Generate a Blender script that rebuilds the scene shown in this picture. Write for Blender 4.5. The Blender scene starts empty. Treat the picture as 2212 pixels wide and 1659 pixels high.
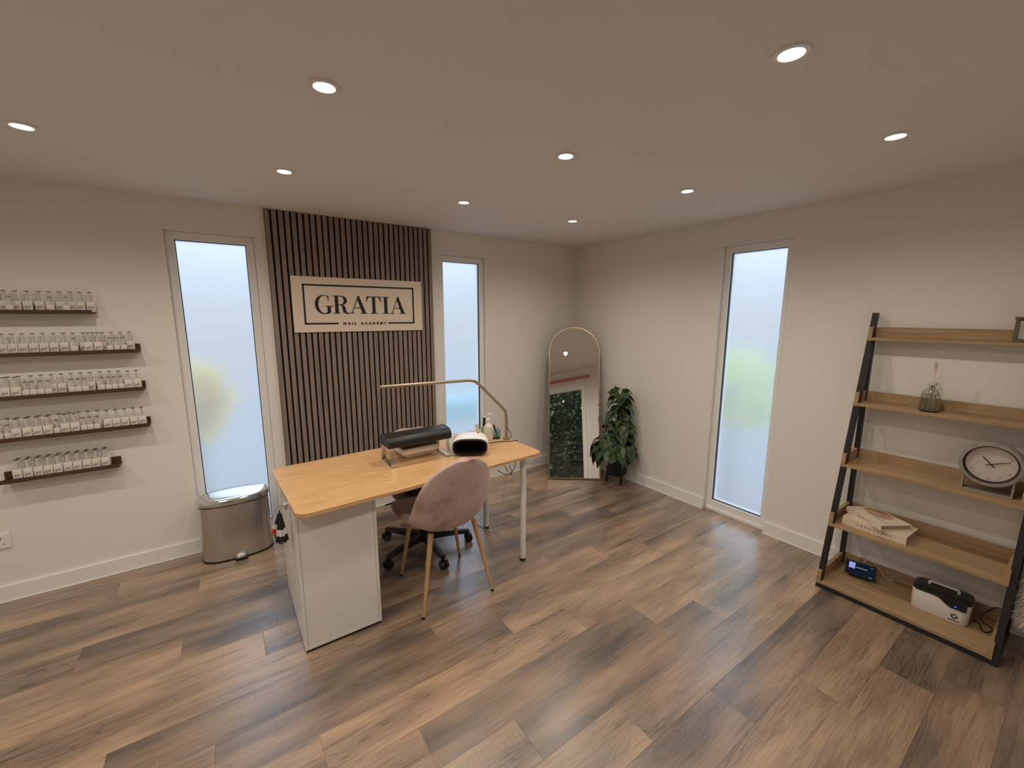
import bpy, bmesh, math, random
from mathutils import Vector, Matrix
S = bpy.context.scene
COL = S.collection
PI = math.pi
sin, cos = math.sin, math.cos

# ------------------------------------------------------------------ camera, world, exposure
cam = bpy.data.cameras.new('camera'); cam_o = bpy.data.objects.new('camera', cam); COL.objects.link(cam_o)
cam.sensor_fit = 'HORIZONTAL'; cam.sensor_width = 36.0; cam.lens = 904.16 / 2212 * 36.0
cam.clip_start = 0.02; cam.clip_end = 200
def cam_axes(yaw, pitch, roll):
    y, p, r = map(math.radians, (yaw, pitch, roll))
    f = Vector((sin(y)*cos(p), cos(y)*cos(p), sin(p))); rt = Vector((cos(y), -sin(y), 0)); up = rt.cross(f)
    return rt*cos(r) + up*sin(r), -rt*sin(r) + up*cos(r), f
rt, up, fw = cam_axes(34.852, -9.3775, 0.068)
cam_o.matrix_world = Matrix(((rt.x, up.x, -fw.x, -3.1668), (rt.y, up.y, -fw.y, -3.3535), (rt.z, up.z, -fw.z, 1.5829), (0, 0, 0, 1)))
S.camera = cam_o
S.view_settings.view_transform = 'Standard'; S.view_settings.look = 'None'
S.view_settings.gamma = 1.0; S.view_settings.use_curve_mapping = False
S.view_settings.exposure = 0.0

SKY_STRENGTH = 2.5
w = bpy.data.worlds.new('overcast_sky'); S.world = w; w.use_nodes = True
wn = w.node_tree; bg = wn.nodes['Background']
tc = wn.nodes.new('ShaderNodeTexCoord'); sx = wn.nodes.new('ShaderNodeSeparateXYZ'); cr = wn.nodes.new('ShaderNodeValToRGB')
wn.links.new(tc.outputs['Generated'], sx.inputs[0]); wn.links.new(sx.outputs['Z'], cr.inputs[0]); wn.links.new(cr.outputs[0], bg.inputs[0])
cr.color_ramp.elements[0].position = 0.0; cr.color_ramp.elements[0].color = (.72, .82, .96, 1)
cr.color_ramp.elements[1].position = 0.8; cr.color_ramp.elements[1].color = (.56, .76, 1.0, 1)
# overcast sky: dim at the horizon, several times brighter overhead
lum = wn.nodes.new('ShaderNodeValToRGB'); wn.links.new(sx.outputs['Z'], lum.inputs[0]); le = lum.color_ramp.elements
le[0].position = .10; le[0].color = (.17, .17, .17, 1); le[1].position = .55; le[1].color = (1, 1, 1, 1)
lm = le.new(.28); lm.color = (.80, .80, .80, 1)
mul = wn.nodes.new('ShaderNodeMath'); mul.operation = 'MULTIPLY'; mul.inputs[1].default_value = SKY_STRENGTH
wn.links.new(lum.outputs[0], mul.inputs[0]); wn.links.new(mul.outputs[0], bg.inputs[1])

LAMP_POWER = 17.6
LAMP_COLOR = (1.0, .885, .755)
PANE_GLOW = 0.16  # emission added to the frosted panes in place of daylight
H = 2.2785                 # ceiling height
FRONT = -3.75              # wall behind the camera
LEFT = -5.35               # wall beyond the left edge of the picture
WT = 0.16

# ------------------------------------------------------------------ materials
MATS = {}
def mat(name, color, rough=.5, metal=0., noise=0., nscale=30., bump=0., bscale=200., spec=.5, trans=0., ior=1.45, emit=None, estr=0., stretch=None, coat=0., sheen=0., alpha=1.):
    if name in MATS: return MATS[name]
    m = bpy.data.materials.new(name); m.use_nodes = True; nt = m.node_tree; b = nt.nodes['Principled BSDF']
    b.inputs['Base Color'].default_value = (*color, 1); b.inputs['Roughness'].default_value = rough; b.inputs['Metallic'].default_value = metal
    b.inputs['Specular IOR Level'].default_value = spec; b.inputs['Transmission Weight'].default_value = trans; b.inputs['IOR'].default_value = ior
    b.inputs['Coat Weight'].default_value = coat; b.inputs['Sheen Weight'].default_value = sheen; b.inputs['Alpha'].default_value = alpha
    if emit: b.inputs['Emission Color'].default_value = (*emit, 1); b.inputs['Emission Strength'].default_value = estr
    t = nt.nodes.new('ShaderNodeTexCoord'); mp = nt.nodes.new('ShaderNodeMapping'); nt.links.new(t.outputs['Object'], mp.inputs[0])
    if stretch: mp.inputs['Scale'].default_value = stretch
    if noise:
        n = nt.nodes.new('ShaderNodeTexNoise'); n.inputs['Scale'].default_value = nscale; n.inputs['Detail'].default_value = 4
        nt.links.new(mp.outputs[0], n.inputs['Vector'])
        mx = nt.nodes.new('ShaderNodeMix'); mx.data_type = 'RGBA'
        mx.inputs[6].default_value = (*[max(0, c*(1-noise)) for c in color], 1); mx.inputs[7].default_value = (*[min(1, c*(1+noise)) for c in color], 1)
        nt.links.new(n.outputs[0], mx.inputs[0]); nt.links.new(mx.outputs[2], b.inputs['Base Color'])
    if bump:
        n2 = nt.nodes.new('ShaderNodeTexNoise'); n2.inputs['Scale'].default_value = bscale; n2.inputs['Detail'].default_value = 3
        nt.links.new(mp.outputs[0], n2.inputs['Vector'])
        bp = nt.nodes.new('ShaderNodeBump'); bp.inputs['Strength'].default_value = bump; bp.inputs['Distance'].default_value = .002
        nt.links.new(n2.outputs[0], bp.inputs['Height']); nt.links.new(bp.outputs[0], b.inputs['Normal'])
    MATS[name] = m
    return m

def wood(name, c_light, c_dark, axis=0, rough=.45, grain=1.0, coat=0.):
    """straight grained wood, the grain running along the given object axis"""
    if name in MATS: return MATS[name]
    m = mat(name, c_light, rough=rough, coat=coat); nt = m.node_tree; b = nt.nodes['Principled BSDF']
    t = nt.nodes.new('ShaderNodeTexCoord'); mp = nt.nodes.new('ShaderNodeMapping'); nt.links.new(t.outputs['Object'], mp.inputs[0])
    sc = [38*grain]*3; sc[axis] = 1.6*grain; mp.inputs['Scale'].default_value = sc
    n = nt.nodes.new('ShaderNodeTexNoise'); n.inputs['Scale'].default_value = 2.0; n.inputs['Detail'].default_value = 6; n.inputs['Roughness'].default_value = .65; n.inputs['Distortion'].default_value = .4
    nt.links.new(mp.outputs[0], n.inputs['Vector'])
    r = nt.nodes.new('ShaderNodeValToRGB'); nt.links.new(n.outputs[0], r.inputs[0])
    r.color_ramp.elements[0].position = .32; r.color_ramp.elements[0].color = (*c_dark, 1)
    r.color_ramp.elements[1].position = .62; r.color_ramp.elements[1].color = (*c_light, 1)
    nt.links.new(r.outputs[0], b.inputs['Base Color'])
    bp = nt.nodes.new('ShaderNodeBump'); bp.inputs['Strength'].default_value = .12; bp.inputs['Distance'].default_value = .001
    nt.links.new(n.outputs[0], bp.inputs['Height']); nt.links.new(bp.outputs[0], b.inputs['Normal'])
    return m

M_WALL = mat('wall_paint', (.80, .765, .715), .85, noise=.012, nscale=3, bump=.05, bscale=350)
M_CEIL = mat('ceiling_paint', (.80, .765, .73), .9, noise=.012, nscale=3)
M_TRIM = mat('white_gloss_trim', (.84, .82, .80), .35)
M_UPVC = mat('white_upvc', (.84, .83, .81), .3)
M_GASKET = mat('black_rubber_gasket', (.012, .013, .015), .5)
M_BLACKMETAL = mat('black_powder_coat', (.012, .012, .013), .45, bump=.03)
M_BLACKPLASTIC = mat('black_plastic', (.012, .012, .013), .35)
M_BLACKMATT = mat('black_matt', (.006, .006, .007), .8)
M_CHROME = mat('chrome', (.80, .80, .80), .12, 1.0)
M_STEEL = mat('brushed_steel', (.66, .64, .62), .30, 1.0, noise=.06, nscale=4, stretch=(60, 60, .6))
M_LID = mat('polished_lid', (.72, .73, .74), .16, 1.0)
M_GOLD = mat('champagne_gold', (.55, .44, .28), .28, 1.0)
M_LAMPMETAL = mat('lamp_champagne', (.40, .34, .25), .38, .8)
M_WHITE = mat('white_plastic', (.80, .78, .76), .35)
M_CAB = mat('white_lacquer', (.78, .765, .735), .28)
M_WHITEMETAL = mat('white_metal', (.80, .79, .77), .3)
M_CREAM = mat('cream_plastic', (.84, .78, .71), .4)
M_INK = mat('black_ink', (.008, .012, .016), .5)
M_SIGN = mat('sign_board_beige', (.76, .645, .53), .55, noise=.01, nscale=5)
M_FELT = mat('black_felt', (.006, .006, .007), .95)
M_SLAT = wood('walnut_slat', (.305, .238, .195), (.185, .140, .115), axis=2, rough=.5)
M_BAMBOO = wood('bamboo_top', (.70, .44, .22), (.44, .245, .10), axis=0, rough=.33, grain=1.7)
M_OAK_X = wood('ladder_oak', (.45, .30, .165), (.30, .190, .098), axis=1, rough=.5)
M_DARKWOOD = wood('dark_stained_pine', (.085, .042, .022), (.04, .02, .012), axis=0, rough=.5)
M_LEGWOOD = wood('leg_wood_effect', (.56, .35, .17), (.40, .235, .105), axis=2, rough=.4)
M_LEATHER = mat('black_leatherette', (.014, .013, .013), .36, bump=.12, bscale=500)
M_TAUPE = mat('taupe_velvet', (.40, .315, .27), .85, noise=.12, nscale=9, sheen=.35)
M_PLUM = mat('plum_cloth', (.075, .048, .052), .9, noise=.2, nscale=30)
M_PAPER = mat('book_paper', (.74, .66, .54), .7)
M_BOOK = mat('book_cover_cream', (.72, .60, .46), .6, noise=.03, nscale=10)
M_PAGES = mat('book_pages', (.42, .33, .24), .8, noise=.25, nscale=40, stretch=(1, 1, 30))
M_CLOCKGREY = mat('distressed_grey_wood', (.30, .275, .235), .6, noise=.3, nscale=40)
M_CLOCKFACE = mat('clock_face_paper', (.60, .54, .48), .6, noise=.05, nscale=30)
M_POT = mat('black_pot', (.008, .008, .009), .6)
M_SOIL = mat('soil', (.03, .02, .014), .95, noise=.5, nscale=80)
M_STEM = mat('plant_stem', (.07, .10, .03), .6)
M_MIRROR = mat('mirror_silver', (.90, .90, .89), .0, 1.0)
M_FUR = mat('sheepskin', (.70, .61, .50), .9, noise=.15, nscale=30, sheen=.5)
M_CLEAR = mat('clear_glass', (.97, .985, .98), .02, trans=1.0, ior=1.45)
M_TEALGLASS = mat('teal_glass', (.50, .80, .80), .03, trans=1.0, ior=1.4)
M_GREENGLASS = mat('green_tinted_glass', (.86, .89, .82), .03, trans=1.0, ior=1.45)
M_OIL = mat('diffuser_oil', (.84, .85, .72), .05, trans=1.0, ior=1.35)
M_REED = mat('reed', (.72, .58, .46), .8)
M_CORK = mat('pale_stopper', (.62, .54, .46), .6)
M_BOTTLE = mat('white_bottle_body', (.72, .665, .615), .4)
M_CAPSILVER = mat('silver_bottle_cap', (.86, .84, .82), .2, .75)
M_CAPTOP = mat('dark_cap_top', (.05, .04, .035), .3)
M_GREYINK = mat('grey_ink', (.20, .17, .15), .6)
M_RED = mat('red_polish', (.60, .03, .05), .3)
M_CLEARTIP = mat('clear_swatch_tip', (.62, .58, .56), .2)
M_PINKRAIL = mat('terracotta_rail', (.55, .22, .16), .5)
M_FENCE = mat('black_stained_fence', (.012, .012, .013), .7, noise=.3, nscale=8)
M_PAVE = mat('outdoor_paving', (.17, .17, .175), .9, noise=.06, nscale=2)
M_YELLOW = mat('yellow_blossom', (.95, .74, .16), .7, noise=.2, nscale=20)
M_TEAL = mat('teal_cover', (.10, .48, .60), .6, noise=.08, nscale=6)
M_SHRUB = mat('light_green_shrub', (.70, .85, .35), .7, noise=.25, nscale=20)

def leaf_material(name, c1, c2, rough=.35):
    m = mat(name, c1, rough); nt = m.node_tree; b = nt.nodes['Principled BSDF']
    t = nt.nodes.new('ShaderNodeTexCoord'); n = nt.nodes.new('ShaderNodeTexNoise'); n.inputs['Scale'].default_value = 22; n.inputs['Detail'].default_value = 5
    nt.links.new(t.outputs['Object'], n.inputs['Vector'])
    r = nt.nodes.new('ShaderNodeValToRGB'); nt.links.new(n.outputs[0], r.inputs[0])
    r.color_ramp.elements[0].position = .45; r.color_ramp.elements[0].color = (*c1, 1)
    r.color_ramp.elements[1].position = .72; r.color_ramp.elements[1].color = (*c2, 1)
    nt.links.new(r.outputs[0], b.inputs['Base Color'])
    return m
M_LEAF = leaf_material('glossy_leaf', (.016, .038, .012), (.10, .15, .035))
M_HEDGE = leaf_material('hedge_leaf', (.04, .09, .025), (.26, .38, .12), .45)

def velvet():
    m = mat('dusty_pink_velvet', (.46, .32, .28), .8, sheen=.45); nt = m.node_tree; b = nt.nodes['Principled BSDF']
    t = nt.nodes.new('ShaderNodeTexCoord'); n = nt.nodes.new('ShaderNodeTexNoise'); n.inputs['Scale'].default_value = 7; n.inputs['Detail'].default_value = 7; n.inputs['Roughness'].default_value = .62
    nt.links.new(t.outputs['Object'], n.inputs['Vector'])
    r = nt.nodes.new('ShaderNodeValToRGB'); nt.links.new(n.outputs[0], r.inputs[0])
    e = r.color_ramp.elements; e[0].position = .34; e[0].color = (.30, .195, .165, 1); e[1].position = .46; e[1].color = (.45, .315, .275, 1)
    e2 = e.new(.7); e2.color = (.52, .375, .335, 1)
    nt.links.new(r.outputs[0], b.inputs['Base Color'])
    b.inputs['Sheen Tint'].default_value = (.9, .75, .7, 1)
    return m
M_VELVET = velvet()

def frosted():
    """obscure glass lit from outside: rough refraction of the garden plus added emission standing in for scattered daylight"""
    m = bpy.data.materials.new('frosted_glass'); m.use_nodes = True; nt = m.node_tree
    out = nt.nodes['Material Output']; nt.nodes.remove(nt.nodes['Principled BSDF'])
    g = nt.nodes.new('ShaderNodeBsdfGlass'); g.inputs['Roughness'].default_value = .43; g.inputs['IOR'].default_value = 1.45
    g.inputs['Color'].default_value = (.97, .98, 1, 1)
    e = nt.nodes.new('ShaderNodeEmission'); e.inputs['Color'].default_value = (.78, .88, 1.0, 1); e.inputs['Strength'].default_value = PANE_GLOW
    a = nt.nodes.new('ShaderNodeAddShader'); nt.links.new(g.outputs[0], a.inputs[0]); nt.links.new(e.outputs[0], a.inputs[1])
    nt.links.new(a.outputs[0], out.inputs['Surface'])
    return m
M_FROST = frosted()

def emission(name, color, strength):
    m = bpy.data.materials.new(name); m.use_nodes = True; nt = m.node_tree
    out = nt.nodes['Material Output']; nt.nodes.remove(nt.nodes['Principled BSDF'])
    e = nt.nodes.new('ShaderNodeEmission'); e.inputs['Color'].default_value = (*color, 1); e.inputs['Strength'].default_value = strength
    nt.links.new(e.outputs[0], out.inputs['Surface']); return m
M_LENS = emission('lamp_lens', (1, .93, .82), 9.0)
M_SCREEN = emission('screen_lilac', (.36, .36, .80), .9)
M_SCREENDARK = emission('screen_dark', (.006, .010, .018), 1.0)
M_SCREENTXT = emission('screen_text', (.40, .45, .55), .6)
M_BLUELED = emission('blue_led', (.05, .08, .9), 1.5)

def floor_material():
    m = bpy.data.materials.new('oak_vinyl_planks'); m.use_nodes = True; nt = m.node_tree; N = nt.nodes; L = nt.links
    b = N['Principled BSDF']
    uv = N.new('ShaderNodeUVMap'); uv.uv_map = 'plank_uv'
    at = N.new('ShaderNodeAttribute'); at.attribute_name = 'plank'
    sep = N.new('ShaderNodeSeparateColor'); L.new(at.outputs['Color'], sep.inputs[0])     # r tone, g seed, b saw marks
    su = N.new('ShaderNodeSeparateXYZ'); L.new(uv.outputs[0], su.inputs[0])
    def math_(op, a, bb=None, c=None):
        n = N.new('ShaderNodeMath'); n.operation = op
        for i, v in enumerate((a, bb, c)):
            if v is None: continue
            if isinstance(v, (int, float)): n.inputs[i].default_value = v
            else: L.new(v, n.inputs[i])
        return n.outputs[0]
    U, V = su.outputs[0], su.outputs[1]
    seed = math_('MULTIPLY', sep.outputs[1], 57.0)
    def vec(x, y, z):
        n = N.new('ShaderNodeCombineXYZ')
        for i, v in enumerate((x, y, z)):
            if isinstance(v, (int, float)): n.inputs[i].default_value = v
            else: L.new(v, n.inputs[i])
        return n.outputs[0]
    def noise(v, scale, detail=5, rough=.6, dist=0.):
        n = N.new('ShaderNodeTexNoise'); n.inputs['Scale'].default_value = scale; n.inputs['Detail'].default_value = detail
        n.inputs['Roughness'].default_value = rough; n.inputs['Distortion'].default_value = dist; L.new(v, n.inputs['Vector']); return n.outputs[0]
    big = noise(vec(math_('MULTIPLY_ADD', U, 1.5, seed), math_('MULTIPLY', V, 7.0), seed), 1.0, 3, .5)          # dark / light drift inside a plank
    warp = noise(vec(math_('MULTIPLY_ADD', U, 1.5, seed), math_('MULTIPLY', V, 8.0), seed), 1.0, 3, .55)
    rings = math_('SINE', math_('MULTIPLY', math_('ADD', math_('MULTIPLY', V, 3.2), math_('MULTIPLY', warp, 1.15)), 92.0))  # cathedral growth rings
    fine = noise(vec(math_('MULTIPLY_ADD', U, 7.0, seed), math_('MULTIPLY', V, 190.0), seed), 1.0, 4, .7)       # pores
    streak = noise(vec(math_('MULTIPLY_ADD', U, 1.7, seed), math_('MULTIPLY', V, 46.0), math_('ADD', seed, 3.1)), 1.0, 6, .62, .5)
    saw = noise(vec(math_('MULTIPLY_ADD', U, 95.0, seed), math_('MULTIPLY', V, 6.0), seed), 1.0, 1, .5)
    tone = math_('ADD', math_('MULTIPLY', sep.outputs[0], .62), math_('MULTIPLY_ADD', big, 1.9, -.78))
    ramp = N.new('ShaderNodeValToRGB'); L.new(tone, ramp.inputs[0]); e = ramp.color_ramp.elements
    e[0].position = .05; e[0].color = FLOOR_LIGHT; e[1].position = .95; e[1].color = FLOOR_DARK
    em = e.new(.5); em.color = FLOOR_MID
    def mix(f, a, bb, mode='MIX'):
        n = N.new('ShaderNodeMix'); n.data_type = 'RGBA'; n.blend_type = mode
        for i, v in ((0, f), (6, a), (7, bb)):
            if isinstance(v, (int, float)): n.inputs[i].default_value = v
            elif isinstance(v, tuple): n.inputs[i].default_value = v
            else: L.new(v, n.inputs[i])
        return n.outputs[2]
    dark_streak = math_('MULTIPLY', math_('SMOOTH_MIN', math_('MAXIMUM', math_('MULTIPLY_ADD', streak, -7.0, 3.0), 0.0), 1.0, .1), .66)
    col = mix(dark_streak, ramp.outputs[0], (.050, .030, .018, 1))
    ringmask = math_('MULTIPLY', math_('MAXIMUM', math_('MULTIPLY_ADD', rings, 2.0, -1.15), 0.0), math_('MULTIPLY', math_('MAXIMUM', math_('MULTIPLY_ADD', warp, 6.0, -2.8), 0.0), .7))
    col = mix(math_('MINIMUM', ringmask, .72), col, (.06, .036, .022, 1))
    col = mix(math_('MULTIPLY', math_('MAXIMUM', math_('MULTIPLY_ADD', fine, -4.0, 2.15), 0.0), .52), col, (.055, .034, .022, 1))
    # seams
    lx = N.new('ShaderNodeAttribute'); lx.attribute_name = 'edge'; ls = N.new('ShaderNodeSeparateColor'); L.new(lx.outputs['Color'], ls.inputs[0])
    dv = math_('MINIMUM', V, math_('SUBTRACT', .185, V)); du = math_('MINIMUM', math_('SUBTRACT', U, math_('MULTIPLY', ls.outputs[0], 4.0)), math_('SUBTRACT', math_('MULTIPLY', ls.outputs[1], 4.0), U))
    dmin = math_('MINIMUM', dv, du)
    seam = math_('MAXIMUM', math_('MULTIPLY_ADD', dmin, -650.0, 1.0), 0.0)
    col = mix(math_('MULTIPLY', seam, .55), col, (.04, .026, .018, 1))
    L.new(col, b.inputs['Base Color'])
    sawh = math_('MULTIPLY', math_('MAXIMUM', math_('MULTIPLY_ADD', saw, -7.0, 2.6), 0.0), sep.outputs[2])
    hgt = math_('SUBTRACT', math_('SUBTRACT', math_('MULTIPLY', fine, .35), math_('MULTIPLY', dark_streak, .5)), math_('ADD', math_('MULTIPLY', seam, .8), math_('MULTIPLY', sawh, .7)))
    bp = N.new('ShaderNodeBump'); bp.inputs['Strength'].default_value = .35; bp.inputs['Distance'].default_value = .0012; L.new(hgt, bp.inputs['Height'])
    L.new(bp.outputs[0], b.inputs['Normal'])
    b.inputs['Roughness'].default_value = .40; b.inputs['Specular IOR Level'].default_value = .75; b.inputs['Coat Weight'].default_value = .8; b.inputs['Coat IOR'].default_value = 1.6; b.inputs['Coat Roughness'].default_value = .27; L.new(bp.outputs[0], b.inputs['Coat Normal'])
    rr = math_('MULTIPLY_ADD', fine, .14, .29); L.new(rr, b.inputs['Roughness'])
    return m
FLOOR_LIGHT = (.50, .338, .21, 1); FLOOR_MID = (.295, .205, .139, 1); FLOOR_DARK = (.092, .075, .067, 1)
M_FLOOR = floor_material()

# ------------------------------------------------------------------ builder
class MB:
    def __init__(s): s.bm = bmesh.new()
    def quad(s, pts):
        return s.bm.faces.new([s.bm.verts.new(p) for p in pts])
    def box(s, x0, x1, y0, y1, z0, z1, M=None, bev=0., seg=2):
        c = Vector(((x0+x1)/2, (y0+y1)/2, (z0+z1)/2)); d = Vector((abs(x1-x0), abs(y1-y0), abs(z1-z0)))
        r = bmesh.ops.create_cube(s.bm, size=1.0); vs = r['verts']
        for v in vs: v.co = Vector((v.co.x*d.x, v.co.y*d.y, v.co.z*d.z)) + c
        if bev:
            es = list({e for v in vs for e in v.link_edges})
            q = bmesh.ops.bevel(s.bm, geom=es, offset=bev, segments=seg, profile=.5, affect='EDGES')
            vs = list({v for f in q['faces'] for v in f.verts} | {v for v in vs if v.is_valid})
        if M is not None:
            for v in vs: v.co = M @ v.co
        return s
    def rings(s, rings, cap0=True, cap1=True, closed=True):
        vr = [[s.bm.verts.new(p) for p in r] for r in rings]
        n = len(vr[0])
        for a, b in zip(vr, vr[1:]):
            for i in range(n if closed else n-1):
                j = (i+1) % n
                s.bm.faces.new((a[i], a[j], b[j], b[i]))
        if cap0: s.bm.faces.new(vr[0][::-1])
        if cap1: s.bm.faces.new(vr[-1])
        return s
    def cyl(s, p0, p1, r0, r1=None, n=20):
        p0, p1 = Vector(p0), Vector(p1); r1 = r0 if r1 is None else r1
        d = (p1-p0).normalized(); a = d.orthogonal().normalized(); b = d.cross(a)
        return s.rings([[p + r*(cos(t)*a + sin(t)*b) for t in [2*PI*i/n for i in range(n)]] for p, r in ((p0, r0), (p1, r1))])
    def lathe(s, prof, c=(0, 0, 0), n=28, cap0=True, cap1=True, M=None):
        c = Vector(c); rr = []
        for r, z in prof:
            rr.append([c + Vector((max(r, 1e-4)*cos(2*PI*i/n), max(r, 1e-4)*sin(2*PI*i/n), z)) for i in range(n)])
        if M is not None: rr = [[M @ p for p in r] for r in rr]
        return s.rings(rr, cap0, cap1)
    def tube(s, pts, r, n=10, cap=True):
        pts = [Vector(p) for p in pts]; rs = r if isinstance(r, (list, tuple)) else [r]*len(pts)
        t0 = (pts[1]-pts[0]).normalized(); a = t0.orthogonal().normalized(); out = []
        for i, p in enumerate(pts):
            t = ((pts[min(i+1, len(pts)-1)]-pts[max(i-1, 0)])).normalized()
            a = (a - t*a.dot(t)).normalized(); b = t.cross(a)
            out.append([p + rs[i]*(cos(2*PI*k/n)*a + sin(2*PI*k/n)*b) for k in range(n)])
        return s.rings(out, cap, cap)
    def prism(s, poly, h0, h1, M=None):
        """2D polygon (x, y) extruded from h0 to h1 along z, then moved by M"""
        M = M or Matrix()
        a = [s.bm.verts.new(M @ Vector((x, y, h0))) for x, y in poly]; b = [s.bm.verts.new(M @ Vector((x, y, h1))) for x, y in poly]
        n = len(poly)
        s.bm.faces.new(a[::-1]); s.bm.faces.new(b)
        for i in range(n): s.bm.faces.new((a[i], a[(i+1) % n], b[(i+1) % n], b[i]))
        return s
    def build(s, name, material, parent=None, smooth=False, world=False, bevel=0., subsurf=0, solid=0., mats=None):
        bmesh.ops.recalc_face_normals(s.bm, faces=s.bm.faces[:])
        if smooth:
            for f in s.bm.faces: f.smooth = True
            if smooth == 'auto':
                for e in s.bm.edges:
                    if len(e.link_faces) == 2 and e.calc_face_angle(0) > math.radians(38): e.smooth = False
        if world and parent is not None:
            off = Vector(parent.location)
            for v in s.bm.verts: v.co -= off
        me = bpy.data.meshes.new(name); s.bm.to_mesh(me); s.bm.free()
        for mm in (mats or [material]): me.materials.append(mm)
        o = bpy.data.objects.new(name, me); COL.objects.link(o)
        if parent is not None: o.parent = parent
        if solid:
            q = o.modifiers.new('thick', 'SOLIDIFY'); q.thickness = solid; q.offset = 0
        if bevel:
            q = o.modifiers.new('bevel', 'BEVEL'); q.width = bevel; q.segments = 2; q.limit_method = 'ANGLE'; q.angle_limit = math.radians(50)
        if subsurf:
            q = o.modifiers.new('sub', 'SUBSURF'); q.levels = subsurf; q.render_levels = subsurf
        return o

def tag(o, label=None, cat=None, group=None, kind=None):
    if label: o['label'] = label
    if cat: o['category'] = cat
    if group: o['group'] = group
    if kind: o['kind'] = kind
    return o
def thing(name, label, cat, loc=(0, 0, 0), rz=0., group=None):
    o = bpy.data.objects.new(name, None); COL.objects.link(o); o.location = loc; o.rotation_euler = (0, 0, rz); o.empty_display_size = .05
    return tag(o, label, cat, group)
def struct(o, label, cat):
    return tag(o, label, cat, kind='structure')
def copy_tree(o, parent=None):
    c = o.copy(); COL.objects.link(c); c.parent = parent
    for ch in list(o.children): copy_tree(ch, c)
    return c
def text_part(body, size, name, material, parent, M, spacing=1.0, depth=.0004, align='CENTER', bold=0., sx=1.):
    cu = bpy.data.curves.new(name, 'FONT'); cu.body = body; cu.size = size; cu.align_x = align; cu.align_y = 'CENTER'
    cu.space_character = spacing; cu.extrude = depth; cu.offset = bold; cu.resolution_u = 3
    tmp = bpy.data.objects.new(name+'_tmp', cu); COL.objects.link(tmp)
    dg = bpy.context.evaluated_depsgraph_get(); me = bpy.data.meshes.new_from_object(tmp.evaluated_get(dg))
    bpy.data.objects.remove(tmp); bpy.data.curves.remove(cu)
    me.name = name; me.transform(M @ Matrix.Diagonal((sx, 1, 1, 1))); me.materials.clear(); me.materials.append(material)
    o = bpy.data.objects.new(name, me); COL.objects.link(o); o.parent = parent
    return o
def frame_M(origin, xdir, ydir):
    x = Vector(xdir).normalized(); y = Vector(ydir).normalized(); z = x.cross(y)
    o = Vector(origin)
    return Matrix(((x.x, y.x, z.x, o.x), (x.y, y.y, z.y, o.y), (x.z, y.z, z.z, o.z), (0, 0, 0, 1)))
def smooth_path(pts, n=8):
    P = [Vector(p) for p in pts]; out = []
    Q = [P[0]] + P + [P[-1]]
    for i in range(1, len(Q)-2):
        a, b, c, d = Q[i-1], Q[i], Q[i+1], Q[i+2]
        for k in range(n):
            t = k/n
            out.append(.5*((2*b) + (c-a)*t + (2*a-5*b+4*c-d)*t*t + (3*b-a-3*c+d)*t**3))
    out.append(P[-1]); return out
def rrect(x0, x1, y0, y1, r, n=8):
    out = []
    for cx, cy, a0 in ((x1-r, y1-r, 0), (x0+r, y1-r, PI/2), (x0+r, y0+r, PI), (x1-r, y0+r, 3*PI/2)):
        for i in range(n+1):
            a = a0 + PI/2*i/n; out.append((cx+r*cos(a), cy+r*sin(a)))
    return out

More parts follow.
